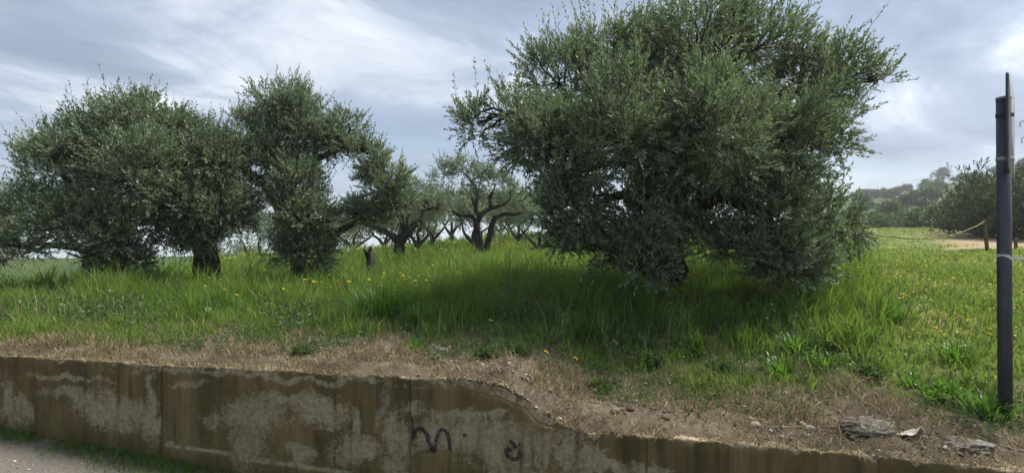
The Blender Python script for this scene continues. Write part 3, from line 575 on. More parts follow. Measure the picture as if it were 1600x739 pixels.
obj('trunk', tb.mesh('trunk', bark, True, origin=b5), root); obj('crown', cb.mesh('crown', hill_leaf, origin=b5), root)

# ------------------------------------------------------------------ grass, straw, weeds (uncountable)
def blades(buf, x, y, h, w, lean, mat_i=0, rnd=None, z=None, seg2=True):
    n = len(x); z = ground(x, y) if z is None else z
    a = RNG.uniform(0, 2*np.pi, n); la = RNG.uniform(0, 2*np.pi, n)
    wd = np.stack([np.cos(a), np.sin(a), 0*a], -1)*(w/2)[:, None]; ld = np.stack([np.cos(la), np.sin(la), 0*a], -1)
    b_ = np.stack([x, y, z-0.015], -1); up = np.array([0, 0, 1.0])
    m = b_ + up*(h*0.58)[:, None] + ld*(h*lean*0.3)[:, None]; t_ = b_ + up*(h*(1-0.3*lean**2))[:, None] + ld*(h*lean)[:, None]
    V = np.stack([b_-wd*0.7, b_+wd*0.7, m+wd, m-wd, t_], 1).reshape(-1, 3); k = np.arange(n)[:, None]*5
    r = np.clip(RNG.normal(0.45, 0.2, n), 0, 1) if rnd is None else rnd
    buf.add(V, k+[[3, 2, 4]], k+[[0, 1, 2, 3]], mat_i, np.repeat(r, 5))
def scatter(n, d0, d1, lo, hi, power=1.0):
    """Random ground points in a wedge round the view, even per area within (d0,d1)."""
    D = np.sqrt(RNG.uniform(d0*d0, d1*d1, n)); k = RNG.uniform(lo, hi, n); return k*D, D
gb = Buf()
for (n, d0, d1, wmul, hm) in [(115000, 3.6, 8.0, 1.55, 1.0), (90000, 8.0, 15, 2.6, 1.1), (60000, 15, 30, 5.0, 1.15), (22000, 30, 52, 9.5, 1.2)]:
    x, y = scatter(n, d0, d1, -1.35, 1.2); u, s = us(x, y)
    g = np.where(s > WT+0.03, green_mask(x, y), 0)*(1-track_mask(x, y)); clm = fbm(x*2.2, y*2.2, 51, 3)
    c2 = fbm(x*4.5, y*4.5, 53, 3); bk = sstep(3.2, 1.2, s); keep = RNG.random(n) < g*((0.35+1.1*sstep(0.35, 0.6, clm))*(1-bk) + bk*(0.12+1.5*sstep(0.42, 0.62, 0.5*clm+0.5*c2))); x, y, s, clm = x[keep], y[keep], s[keep], clm[keep]; m = len(x)
    h = (0.09 + 0.19*sstep(1.0, 3.4, s))*(0.15+1.5*clm+.55*sstep(.5, .68, fbm(x*3.1, y*3.1, 54, 2)))*RNG.uniform(0.5, 1.45, m)*hm
    blades(gb, x, y, h, 0.0062*wmul*RNG.uniform(0.7, 1.4, m), RNG.uniform(0.1, 0.65, m), 0, np.clip(RNG.normal(0.42, 0.24, m)+(clm-0.5)*0.6, 0, 1))
tag(obj('grass', gb.mesh('grass', grass_m)), 'tall green meadow grass under and between the olive trees', 'grass', kind='stuff')
gb = Buf()
for (n, d0, d1, wmul) in [(38000, 4.0, 9, 1.8), (26000, 9, 18, 3.8), (15000, 18, 45, 8)]:
    x, y = scatter(n, d0, d1, 0.5, 1.5); keep = RNG.random(n) < track_mask(x, y)*(1-beige_mask(x, y)); x, y = x[keep], y[keep]; m = len(x)
    hay = sstep(0.5, 0.62, fbm(x*0.7, y*0.7, 63, 3)); lush = sstep(.5, .62, fbm(x*.8, y*.8, 64, 3))
    blades(gb, x, y, RNG.uniform(0.03, 0.10, m)*(1+0.3*hay+0.5*lush), 0.006*wmul*RNG.uniform(.7, 1.4, m), RNG.uniform(0.2, 0.9, m), 0, np.clip(RNG.normal(0.42, 0.2, m)+hay*0.4-lush*.22, 0, 1))
tag(obj('track_grass', gb.mesh('track_grass', track_m)), 'short mown yellowish grass on the track beside the pole', 'grass', kind='stuff')
gb = Buf()
x, y = scatter(170000, 2.7, 6.8, -1.3, 1.2); u, s = us(x, y); gm = green_mask(x, y)
keep = (s > WT-0.04) & (RNG.random(len(x)) < (0.25+0.6*sstep(0.4, 0.6, fbm(x*3, y*3, 55)))*(1-0.6*gm)) & (track_mask(x, y) < 0.4); x, y, s = x[keep], y[keep], s[keep]; m = len(x)
tall = sstep(0.48, 0.62, fbm(x*2.6, y*2.6, 57, 3))
blades(gb, x, y, RNG.uniform(0.02, 0.07, m)+tall*RNG.uniform(0.02, 0.13, m), 0.0045*RNG.uniform(.6, 1.5, m), RNG.uniform(0.3, 1.6, m), 0, np.clip(RNG.normal(0.45, 0.25, m), 0, 1))
n = 9000; u = RNG.uniform(-6, 4, n); s = RNG.uniform(0.0, 0.3, n)**1.3; kp = RNG.random(n) < sstep(.38, .6, fbm(u*2.5, s*2, 58, 3)); u, s = u[kp], s[kp]; x, y = xy(u, s); m = len(u)
blades(gb, x, y, RNG.uniform(.02, .09, m), .004*RNG.uniform(.6, 1.5, m), RNG.uniform(.5, 1.9, m), 0, np.clip(RNG.normal(.45, .25, m), 0, 1), np.maximum(walltop(u), ground(x, y)))
n = 9000; x, y = scatter(n, 4.6, 16, -1.2, 1.0); kp = (RNG.random(n) < green_mask(x, y)*(1-track_mask(x, y))*sstep(.4, .6, fbm(x*.8, y*.8, 56, 3))) & (us(x, y)[1] > .9); x, y = x[kp], y[kp]; m = len(x)
blades(gb, x, y, RNG.uniform(.25, .5, m), .0045*np.clip(y/6, 1, 2)*RNG.uniform(.7, 1.3, m), RNG.uniform(.05, .5, m), 0, np.clip(RNG.normal(.6, .25, m), 0, 1))
tag(obj('dry_grass', gb.mesh('dry_grass', straw_m)), 'dry straw-coloured grass on the soil bank and standing in the meadow', 'dry grass', kind='stuff')
gb = Buf()                                           # low broad leaves on the bank and at the wall's foot
def weed_patch(x, y, z=None, h=0.06):
    n = len(x); z = ground(x, y) if z is None else z
    bp = np.stack([x, y, z], -1); dr = unit(RNG.normal(0, .5, (n, 3))*[1, 1, .3]+[0, 0, 1]); leaves(gb, bp, dr, RNG.uniform(.5, 1.6, n)*h, 7, 0.035, 0.014, 0, 0.9)
x, y = scatter(20000, 3.0, 8, -1.25, 1.15); u, s = us(x, y); wv = fbm(x*2.0, y*2.0, 59, 3)
keep = (s > 0.3) & (RNG.random(len(x)) < sstep(0.44, 0.58, wv)*(.35+.65*sstep(0.15, 0.7, s))*(1-track_mask(x, y))*0.8); weed_patch(x[keep], y[keep], h=0.09)
x, y = scatter(10500, 4.4, 15, -1.2, 1.0); wv = fbm(x*1.3, y*1.3, 62, 3); keep = (us(x, y)[1] > 1.0) & (RNG.random(len(x)) < sstep(.5, .66, wv)*green_mask(x, y)*(1-track_mask(x, y))); n = keep.sum()
bp = np.stack([x[keep], y[keep], ground(x[keep], y[keep])+.02], -1); leaves(gb, bp, unit(RNG.normal(0, .35, (n, 3))+[0, 0, 1]), RNG.uniform(.12, .34, n), 9, 0.075, 0.024, 0, .95)
tag(obj('weeds', gb.mesh('weeds', weed_m)), 'small leafy weeds scattered over the soil bank', 'weeds', kind='stuff')
gb = Buf(); n = 11000; u = RNG.uniform(-7, 2.5, n); s = -np.abs(RNG.normal(0, 0.07, n))*(1+1.2*sstep(-3.6, -2.4, u))-0.012; cl = fbm(u*1.6, u*0, 65, 3); keep = RNG.random(n) < sstep(0.3, 0.5, cl)
u, s, cl = u[keep], s[keep], cl[keep]; x, y = xy(u, s); m = len(u)
blades(gb, x, y, RNG.uniform(0.02, 0.10, m)*(0.4+1.2*cl), np.full(m, 0.006), RNG.uniform(.1, .9, m), 0, np.clip(RNG.normal(.3, .25, m), 0, 1), roadz(u)+0.01)
tag(obj('verge_grass', gb.mesh('verge_grass', grass_m)), 'thin grass growing along the foot of the wall', 'grass', kind='stuff')

# stones and clods (uncountable)
stone_m, t, b = mat('soil_clod', (0.2, 0.16, 0.11), 0.95, 0.1)
t.links.new(ramp(t, attr(t, 'rnd'), [(0.0, (0.09, 0.066, 0.042)), (0.6, (0.22, 0.175, 0.12)), (0.9, (0.36, 0.32, 0.25)), (1.0, (0.55, 0.52, 0.46))]), b.inputs['Base Color'])
OV = np.array([[1,0,0],[-1,0,0],[0,1,0],[0,-1,0],[0,0,1],[0,0,-1]], float); OT = np.array([[0,2,4],[2,1,4],[1,3,4],[3,0,4],[2,0,5],[1,2,5],[3,1,5],[0,3,5]])
def pebbles(buf, x, y, z, r, tone):
    n = len(x); V = OV[None]*(r[:, None, None])*RNG.uniform(.55, 1.3, (n, 6, 1))*np.array([1, 1, .65]); a = RNG.uniform(0, 6.28, n); c, s_ = np.cos(a), np.sin(a)
    V = np.stack([V[..., 0]*c[:, None]-V[..., 1]*s_[:, None], V[..., 0]*s_[:, None]+V[..., 1]*c[:, None], V[..., 2]], -1) + np.stack([x, y, z], -1)[:, None]
    buf.add(V.reshape(-1, 3), (np.arange(n)[:, None, None]*6+OT[None]).reshape(-1, 3), None, 0, np.repeat(tone, 6))
gb = Buf(); x, y = scatter(16000, 2.7, 6.0, -1.3, 1.2); u, s = us(x, y); keep = (s > WT-0.02) & (RNG.random(len(x)) < (1-green_mask(x, y))*0.6*(1-track_mask(x, y))); x, y = x[keep], y[keep]; m = len(x)
pebbles(gb, x, y, ground(x, y), RNG.gamma(1.6, 0.0055, m)+0.003, np.clip(RNG.normal(.45, .22, m), 0, 1))
n = 1300; u = RNG.uniform(-4.9, 3.0, n); s = RNG.uniform(0.02, 0.28, n); x, y = xy(u, s); pebbles(gb, x, y, walltop(u)+RNG.uniform(-.012, .006, n), RNG.gamma(1.6, .003, n)+.002, np.clip(RNG.normal(.62, .2, n), .3, 1))
n = 900; u = RNG.normal(-0.05, 0.28, n); s = RNG.uniform(0.03, 0.42, n); x, y = xy(u, s); pebbles(gb, x, y, np.where(s > .15, ground(x, y), walltop(u))+RNG.uniform(-.01, .008, n), RNG.gamma(1.5, .0032, n)+.002, np.clip(RNG.normal(.72, .2, n), 0, 1))
for px_, py_, w_ in ((1352, 664, .13), (1500, 722, .15), (690, 545, .05), (1250, 690, .2)):
    c_ = drop(px_, py_); n = 130; x = c_[0]+RNG.normal(0, w_, n); y = c_[1]+RNG.normal(0, w_*.5, n); pebbles(gb, x, y, ground(x, y)+RNG.uniform(0, .012, n), RNG.gamma(1.6, .0042, n)+.002, np.clip(RNG.normal(.75, .2, n), 0, 1))
n = 2500; u = RNG.uniform(-6, 0, n); s = -np.abs(RNG.normal(0.25, .25, n))-0.05; x, y = xy(u, s); pebbles(gb, x, y, roadz(u)+.006, RNG.gamma(1.5, .0035, n)+.002, np.clip(RNG.normal(.55, .2, n), 0, 1))
tag(obj('gravel', gb.mesh('gravel', stone_m)), 'loose clods and pebbles on the bank and road edge', 'gravel', kind='stuff')

# ------------------------------------------------------------------ single tufts, flowers and small things
def tuft(name, label, px, py, n, h, spread, m, w=0.009, group=None, cat='grass tuft'):
    p = drop(px, py); bf = Buf(); r = np.minimum(np.abs(RNG.normal(0, spread, n)), spread*1.7); a = RNG.uniform(0, 6.28, n)
    x, y = p[0]+r*np.cos(a), p[1]+r*np.sin(a)*0.8; z = ground(x, y)
    hh = h*RNG.uniform(.5, 1.15, n); ww = w*RNG.uniform(.7, 1.3, n); la = a+RNG.normal(0, .5, n); lean = np.clip(RNG.normal(.5, .28, n)+r/spread*0.14, .05, 1.3)
    wd = np.stack([-np.sin(la), np.cos(la), 0*la], -1)*(ww/2)[:, None]; ld = np.stack([np.cos(la), np.sin(la), 0*la], -1); b_ = np.stack([x, y, z-.02], -1); V = []
    for t_, wf in ((0, .7), (.35, 1), (.7, .8)):
        c = b_+np.array([0, 0, 1.])*(hh*(t_-lean*.45*t_**3))[:, None]+ld*(hh*lean*.8*t_**1.7)[:, None]; V += [c-wd*wf, c+wd*wf]
    V.append(b_+np.array([0, 0, 1.])*(hh*(1-lean*.45))[:, None]+ld*(hh*lean*.8)[:, None]); V = np.stack(V, 1); k = np.arange(n)[:, None]*7
    bf.add(V.reshape(-1, 3), k+[[4, 5, 6]], np.concatenate([k+[[0, 1, 3, 2]], k+[[2, 3, 5, 4]]]), 0, np.repeat(np.clip(RNG.normal(.45, .25, n), 0, 1), 7))
    o = obj(name, bf.mesh(name, m, origin=p), loc=p); return tag(o, label, cat, group)
tuft('grass_tuft', 'largest lush tuft of long bright grass on the brow of the bank', 598, 500, 850, 0.48, 0.20, tuft_m, 0.014)
tuft('grass_tuft', 'bushy upright tuft of broad blades alone on the dirt bank', 935, 535, 190, 0.29, 0.06, tuft_m, 0.015)
tuft('grass_tuft', 'small spiky tuft at the edge of the bare soil beside the largest tuft', 527, 505, 150, 0.22, 0.07, tuft_m, 0.012)
for px, py, n, h, sp in [(655, 508, 110, .27, .08), (648, 545, 60, .12, .06), (430, 470, 110, .26, .1), (700, 470, 120, .3, .1), (760, 455, 110, .3, .1), (860, 470, 120, .26, .12), (1245, 550, 130, .2, .12), (1160, 540, 90, .2, .1), (1060, 510, 120, .24, .14), (300, 480, 110, .24, .12), (500, 452, 110, .28, .1), (225, 470, 110, .22, .12), (1310, 480, 160, .33, .14), (1250, 470, 140, .36, .14), (1390, 500, 150, .3, .12), (1130, 470, 160, .34, .14), (985, 480, 120, .24, .14), (1290, 575, 90, .16, .1), (1490, 560, 110, .16, .1), (1540, 650, 120, .2, .08), (560, 455, 120, .34, .12), (640, 455, 120, .34, .12), (1430, 600, 70, .12, .08), (880, 440, 120, .3, .14), (1180, 500, 120, .26, .12), (575, 480, 150, .36, .1), (625, 488, 150, .34, .1), (735, 490, 120, .26, .1), (800, 488, 110, .24, .1), (340, 500, 110, .22, .1), (395, 490, 120, .22, .1), (120, 500, 110, .2, .12), (60, 480, 110, .22, .12), (470, 490, 120, .24, .1), (905, 490, 120, .26, .1), (1090, 545, 120, .2, .1), (1220, 585, 100, .17, .1), (1330, 540, 120, .22, .1), (1020, 465, 140, .3, .1)]:
    tuft('grass_tuft', 'tuft of long green grass rising from the meadow bank', px, py, int(n*1.6), h*1.1, sp, tuft_m, 0.011, 'grass tufts on the bank')
def weed(label, px, py, n, R, m, ll=0.05, group=None, hgt=0.5):
    p = drop(px, py); bf = Buf(); o = RNG.normal(0, .5, (n, 3))*[R, R, 0]; dr = unit(o*[1.2/R, 1.2/R, 0]+RNG.normal(0, .3, (n, 3))+[0, 0, hgt*2])
    leaves(bf, p+o*.4, dr, RNG.uniform(.6, 1.2, n)*R, 9, ll, ll*.4, 0, .9); return tag(obj('weed_plant', bf.mesh('weed_plant', m, origin=p), loc=p), label, 'weed', group)
for px, py, n, R in [(1470, 625, 60, .15), (1360, 590, 45, .13), (1025, 570, 40, .11), (935, 612, 30, .09), (760, 560, 40, .1), (1295, 545, 40, .12), (1010, 545, 40, .12), (470, 555, 26, .07), (815, 555, 30, .08), (1130, 580, 40, .1)]:
    weed('low leafy green weed clump growing on the dry soil bank', px, py, n, R, tuft_m if n > 45 else weed_m, 0.05, 'leafy weeds on the dry bank')
stem_m, t, b = mat('flower_stem', (0.08, 0.14, 0.03), 0.6, 0.3)
def flower_meshes():
    st = Buf(); tube(st, [(0, 0, 0), (.006, 0, .5), (0, .004, 1.0)], [.0028, .0024, .002], 5)
    hd = Buf()
    for ring, (r, zc, k) in enumerate([(1.0, .05, 13), (.7, .22, 10), (.4, .34, 7)]):
        a = np.arange(k)/k*6.283+ring*.2
        for q in a:
            d = np.array([math.cos(q), math.sin(q), 0]); s_ = np.array([-math.sin(q), math.cos(q), 0])
            hd.add([d*.08+[0, 0, zc-.05], d*r*.62-s_*.17*r+[0, 0, zc+.12], d*r+[0, 0, zc+.05], d*r*.62+s_*.17*r+[0, 0, zc+.12]], [[0, 1, 2], [0, 2, 3]])
    tube(hd, [(0, 0, -.35), (0, 0, -.05), (0, 0, .3)], [.12, .35, .25], 7, 1)
    return st.mesh('stem', stem_m, True), hd.mesh('flower_head', [petal_m, stem_m])
stem_me, head_me = flower_meshes()
def flower(px, py, h, r, label, group):
    """The head is seen at the pixel: the foot stands on the ground a stem's height below it."""
    D = np.geomspace(2.8, 40, 3000); x = (px-CX)/F*D; g = ground(x, D); z = CAMZ+(HY-py)/F*D; s = us(x, D)[1]
    hit = np.nonzero((z <= g+h) & (s > WT+.02))[0]; i = hit[0] if len(hit) else -1; hgt = max(z[i]-g[i], 0.04)
    o = thing('yellow_flower', (x[i], D[i], g[i]), label, 'flower', group)
    st = obj('stem', stem_me, o); st.scale = (1, 1, hgt)
    hd = obj('flower_head', head_me, o); hd.location = (0, .004*1, hgt); hd.scale = (r, r, r); hd.rotation_euler = (RNG.normal(.35, .2), RNG.normal(0, .25), RNG.uniform(0, 6))
FL = [(441, 526), (767, 501), (853, 550), (899, 560), (1052, 453), (1049, 473)]
for px, py in FL[:1] + FL[2:4]: flower(px, py, .14, .026, 'yellow dandelion-like flower standing over the bare dry soil', 'yellow flowers on the dry soil')
flower(767, 501, .2, .027, 'yellow flower at the lower edge of the green grass above the wall break', None)
for px, py in [(1055, 430), (1066, 431), (1077, 430), (1052, 453), (1068, 452), (1049, 473)]: flower(px, py, .34, .027, 'yellow flower on a tall stem in the shade of the big tree', 'yellow flowers under the big tree')
for px, py in [(348, 424), (352, 432), (345, 437), (350, 441), (370, 461)]: flower(px, py, .3, .026, 'yellow flower close to the round tree\'s bare trunk', 'yellow flowers by the bare trunk')
rf = np.random.default_rng(5)
for px, py in [(494, 441), (497, 400), (613, 424), (660, 430), (672, 405), (724, 400), (690, 431), (620, 455), (597, 447), (650, 447), (700, 440), (545, 440), (640, 415), (610, 402), (715, 428), (560, 412), (1098, 405), (1380, 428), (1400, 433), (1420, 445), (1425, 432), (1435, 450), (1410, 460), (1445, 462), (1365, 415), (1390, 440), (1470, 518), (1515, 500), (1548, 514), (1462, 512), (1560, 590), (1470, 440), (1362, 395)] + [(float(rf.uniform(470, 880)), float(rf.uniform(395, 440))) for _ in range(44)] + [(float(rf.uniform(1350, 1600)), float(rf.uniform(395, 530))) for _ in range(34)]:
    flower(px, py, .34 if px < 1300 else .14, .029 if px < 1300 else .02, 'yellow flower among the green meadow grass', 'yellow flowers in the meadow')
gb = Buf(); x, y = scatter(5200, 6.5, 36, -0.6, 1.3); k_ = fbm(x*.5, y*.5, 77, 3); keep = RNG.random(len(x)) < sstep(.45, .65, k_)*green_mask(x, y); x, y = x[keep], y[keep]; m = len(x); tm = track_mask(x, y)
z = ground(x, y)+RNG.uniform(.27, .42, m)*(1-tm)+tm*.1; r = RNG.uniform(.013, .024, m)*np.clip(y/11, 1, 2.2)*(1-.25*tm)
a = np.arange(6)/6*6.283; V = np.concatenate([np.stack([x, y, z-.004], -1)[:, None], np.stack([x[:, None]+r[:, None]*np.cos(a), y[:, None]+r[:, None]*np.sin(a), z[:, None]+r[:, None]*RNG.uniform(-.1, .7, (m, 6))], -1)], 1)
fan = np.array([[0, 1+j, 1+(j+1) % 6] for j in range(6)]); gb.add(V.reshape(-1, 3), (np.arange(m)[:, None, None]*7+fan[None]).reshape(-1, 3), None, 0, np.repeat(RNG.random(m), 7))
tag(obj('meadow_flowers', gb.mesh('meadow_flowers', petal_m)), 'tiny far yellow blossoms sprinkled through the meadow', 'flowers', kind='stuff')
gb = Buf(); x, y = scatter(800, 4.5, 14, .62, 1.1); keep = RNG.random(len(x)) < track_mask(x, y)*sstep(.4, .6, fbm(x, y, 78)); x, y = x[keep], y[keep]; m = len(x); z = ground(x, y)+.07; r = RNG.uniform(.007, .014, m)
V = np.concatenate([np.stack([x, y, z-.004], -1)[:, None], np.stack([x[:, None]+r[:, None]*np.cos(a), y[:, None]+r[:, None]*np.sin(a), z[:, None]+r[:, None]*RNG.uniform(-.1, .6, (m, 6))], -1)], 1)
gb.add(V.reshape(-1, 3), (np.arange(m)[:, None, None]*7+fan[None]).reshape(-1, 3), None, 0, np.repeat(RNG.random(m), 7))
tag(obj('track_flowers', gb.mesh('track_flowers', pale_petal_m)), 'tiny pale blossoms dotting the short track grass', 'flowers', kind='stuff')

# cut stump
p = tbase(578, 11.0); root = thing('tree_stump', p, 'short dark cut stump with notched top in the grass', 'tree stump')
wood_m, t, b = mat('weathered_wood', (0.2, 0.16, 0.12), 0.9, 0.15); f = tex(t, 18, 6, .7, (1, 1, .2)); t.links.new(ramp(t, f, [(.3, (.03, .022, .016)), (.7, (.14, .10, .07))]), b.inputs['Base Color'])
tb = Buf(); top = P(578, 390, 11)[2]; tube(tb, [p-[0, 0, .1], p+[0, 0, .1], p+[.01, 0, .3], np.array([p[0]+.01, p[1], top-.06])], [.12, .085, .075, .078], 14, 0, .4, 4)
obj('trunk', tb.mesh('trunk', bark, True, origin=p), root)
tb = Buf(); tube(tb, [np.array([p[0]+.01, p[1], top-.058]), np.array([p[0]+.012, p[1]-.006, top-.042])], [.066, .06], 12, 0, .15, 2); obj('cut_face', tb.mesh('cut_face', wood_m, origin=p), root)
tb = Buf(); tube(tb, [np.array([p[0]-.07, p[1], top-.16]), np.array([p[0]-.10, p[1], top-.03]), np.array([p[0]-.13, p[1], top+.02])], [.03, .028, .012], 8, 0, .2, 3); obj('splinter', tb.mesh('splinter', bark, True, origin=p), root)
tb = Buf(); tube(tb, [np.array([p[0]+.0, p[1]+.03, top-.07]), np.array([p[0]+.005, p[1]+.03, top+.02]), np.array([p[0]-.02, p[1]+.03, top+.07])], [.055, .045, .012], 8, 0, .25, 5); obj('snag', tb.mesh('snag', bark, True, origin=p), root)

# stakes, posts and rope
rust_m, t, b = mat('rusty_iron', (0.16, 0.075, 0.04), .85, .2); f = tex(t, 40, 5, .7); t.links.new(ramp(t, f, [(.3, (.07, .035, .02)), (.7, (.26, .13, .07))]), b.inputs['Base Color'])
post_m, t, b = mat('post_wood', (0.12, 0.085, 0.05), .9, .15); f = tex(t, 30, 5, .7, (1, 1, .15)); t.links.new(ramp(t, f, [(.3, (.06, .045, .03)), (.7, (.2, .15, .09))]), b.inputs['Base Color'])
def stake(name, label, px, D, ytop, r, m, lean=0.0, cat='stake'):
    p = tbase(px, D); top = P(px, ytop, D); top[0] += lean; bf = Buf(); tube(bf, [p-[0, 0, .12], (p+top)/2+[.004, 0, 0], top-[0, 0, r], top], [r*1.05, r, r*.95, r*.7], 9, 0, .06, 2)
    return tag(obj(name, bf.mesh(name, m, True, origin=p), loc=p), label, cat), top
stake('iron_stake', 'thin rusty iron stake between the two thick trunks', 228, 10.6, 384, .014, rust_m)
_, ra = stake('fence_post', 'brown wooden post beside the big tree holding the rope', 1341, 8.4, 326, .026, post_m, .01, 'post')
stake('iron_stake', 'slim rusty stake leaning against the wooden rope post', 1333, 8.7, 345, .012, rust_m, .05)
_, rb = stake('fence_post', 'short dark post at the dirt field carrying the far rope end', 1543, 14.5, 344, .045, post_m, -.10, 'post')
stake('fence_post', 'stubby dark post stub at the dirt field behind the sign pole', 1587, 16.5, 372, .05, post_m, 0, 'post')
r0 = P(1341, 360, 8.4); r1 = rb-[0, 0, .05]; t_ = np.linspace(0, 1, 60)[:, None]
sag = P(1440, 371, 10.6); pm = r0*(1-t_)+r1*t_; mid = (r0+r1)/2; dz = mid[2]-(CAMZ+(HY-371)/F*mid[1]); pm[:, 2] -= (4*t_*(1-t_))[:, 0]*max(dz, .1); pm[:, 2] += np.sin(t_[:, 0]*40)*.004
rope_m, t, b = mat('striped_tape_rope', (0.5, 0.4, 0.08), .7, .25)
tc = t.nodes.new('ShaderNodeTexCoord'); wv = N(t, 'ShaderNodeTexNoise', Scale=6.0, Detail=3.0); t.links.new(tc.outputs['Object'], wv.inputs['Vector']); t.links.new(ramp(t, wv.outputs[0], [(.42, (.05, .045, .022)), (.54, (.28, .23, .07)), (.75, (.45, .4, .2))]), b.inputs['Base Color'])
bf = Buf(); tube(bf, pm, .013*(.8+.4*vnoise(t_[:, 0]*30, t_[:, 0]*0, 3)), 6); k = 36; tube(bf, [pm[k]-[.16, 0, .0], pm[k]-[0.02, 0, .035], pm[k]+[.16, 0.02, -.02]], [.008, .024, .008], 6, 0, .2)
tag(obj('barrier_rope', bf.mesh('barrier_rope', rope_m, True)), 'sagging yellow and black twisted barrier rope across the grass track', 'rope')

# sign pole
steel_m, t, b = mat('painted_steel', (0.06, 0.062, 0.075), .55, .4); f = tex(t, 14, 7, .7, (1, 1, .3)); t.links.new(ramp(t, f, [(.3, (.045, .046, .058)), (.6, (.08, .083, .10)), (.75, (.15, .15, .16))]), b.inputs['Base Color']); b.inputs['Metallic'].default_value = .3
alu_m, t, b = mat('grey_sign_back', (0.22, 0.22, 0.22), .6, .4); f = tex(t, 10, 6, .7); t.links.new(ramp(t, f, [(.3, (.22, .22, .22)), (.7, (.42, .42, .41))]), b.inputs['Base Color']); b.inputs['Metallic'].default_value = .4
D = 3.6; X = (1568.5-CX)/F*D; p = np.array([X, D, gz(X, D)]); root = thing('sign_pole', p, 'grey steel sign pole with its plate turned edge-on', 'sign'); ptop = P(1568, 153, D)[2]; R = .040
bf = Buf(); q0 = np.array([X+.012, D, p[2]-.3]); q1 = np.array([X-.003, D, ptop]); tube(bf, [q0, (q0+q1)/2, q1], [R, R, R], 28); obj('pole', bf.mesh('pole', steel_m, True, origin=p), root)
bf = Buf(); tube(bf, [q1-[0, 0, .012], q1+[0, 0, .002], q1+[0, 0, .006]], [R+.002, R+.002, R*.9], 28); obj('cap', bf.mesh('cap', alu_m, True, origin=p), root)
A, B = np.array([3.328, 3.43]), np.array([3.975, 4.05]); ax0 = np.array([*(B-A)/np.linalg.norm(B-A), 0]); ax1 = np.array([-ax0[1], ax0[0], 0]); zt_, zb_ = P(0, 110, 3.43)[2], P(0, 266, 3.43)[2]; Wp = np.linalg.norm(B-A); mid = np.array([*(A+B)/2, (zt_+zb_)/2])
fr = np.array([ax0, ax1, [0, 0, 1]]); H_ = zt_-zb_
# plate with rounded corners and a folded rim on its back
cr_ = .05; cpts = []
for cx_, cz_, a0_ in [(Wp/2-cr_, H_/2-cr_, 0), (-Wp/2+cr_, H_/2-cr_, 90), (-Wp/2+cr_, -H_/2+cr_, 180), (Wp/2-cr_, -H_/2+cr_, 270)]:
    for d in (0, 22, 45, 68, 90): cpts.append((cx_+cr_*math.cos(math.radians(a0_+d)), cz_+cr_*math.sin(math.radians(a0_+d))))
cpts = np.array(cpts); n = len(cpts); loc = lambda c, d: mid + c[:, :1]*ax0 + c[:, 1:]*np.array([0, 0, 1.]) + ax1*d
bf = Buf(); V = np.concatenate([loc(cpts, -.0015), loc(cpts, .0015), [mid-ax1*.0015], [mid+ax1*.0015]]); k = np.arange(n); kk = (k+1) % n
bf.add(V, np.concatenate([np.stack([k, kk, np.full(n, 2*n)], -1), np.stack([n+kk, n+k, np.full(n, 2*n+1)], -1)]), np.stack([k, n+k, n+kk, kk], -1)); pl = obj('sign_plate', bf.mesh('sign_plate', alu_m, origin=p), root)
bf = Buf(); V = np.concatenate([loc(cpts, .002), loc(cpts, .016), loc(cpts*.985, .016), loc(cpts*.985, .002)]); q = []
for a_, c_ in ((0, 1), (1, 2), (2, 3)): q.append(np.stack([a_*n+k, c_*n+k, c_*n+kk, a_*n+kk], -1))
bf.add(V, None, np.concatenate(q)); obj('rim', bf.mesh('rim', steel_m, origin=p), pl)
def pole_at(z): w = (z-q0[2])/(q1[2]-q0[2]); return q0+(q1-q0)*w
for yb in (180, 249):
    c = pole_at(P(0, yb, D)[2]); bf = Buf(); tube(bf, [c-[0, 0, .014], c-[0, 0, .013], c+[0, 0, .013], c+[0, 0, .014]], [R, R+.003, R+.003, R], 24); box(bf, c+np.array([R+.002, 0, 0]), .02, .05, .026); cl_ = obj('clamp', bf.mesh('clamp', alu_m if yb > 200 else steel_m, False, origin=p), root)
tape_m, t, b = mat('white_tape', (0.62, 0.6, 0.56), .6, .3)
c = pole_at(P(0, 402, D)[2]); tr = thing('tape_scrap', c, 'torn white tape tied round the sign pole', 'tape'); bf = Buf()
a = np.linspace(0, 2*np.pi, 26); pts = c+np.stack([(R+.003)*np.cos(a), (R+.003)*np.sin(a), .006*np.sin(a*2)-.012*np.cos(a)], -1); wv_ = .009+.004*np.sin(a*3); V = np.concatenate([pts-np.stack([0*a, 0*a, wv_], -1), pts+np.stack([0*a, 0*a, wv_], -1)]); k = np.arange(25); bf.add(V, None, np.stack([k, k+1, 26+k+1, 26+k], -1)); obj('band', bf.mesh('band', tape_m, True, origin=c), tr)
bf = Buf(); k0 = c+[.02, -R-.004, .004]; fl = np.array([k0+[0, 0, 0], k0+[.03, -.004, -.012], k0+[.055, 0, -.006], k0+[.085, .005, -.014]]); V = np.concatenate([fl+[0, 0, .009], fl-[0, .003, .008]]); k = np.arange(3); bf.add(V, None, np.stack([k, k+1, 4+k+1, 4+k], -1)); obj('loose_end', bf.mesh('loose_end', tape_m, True, origin=c), tr)

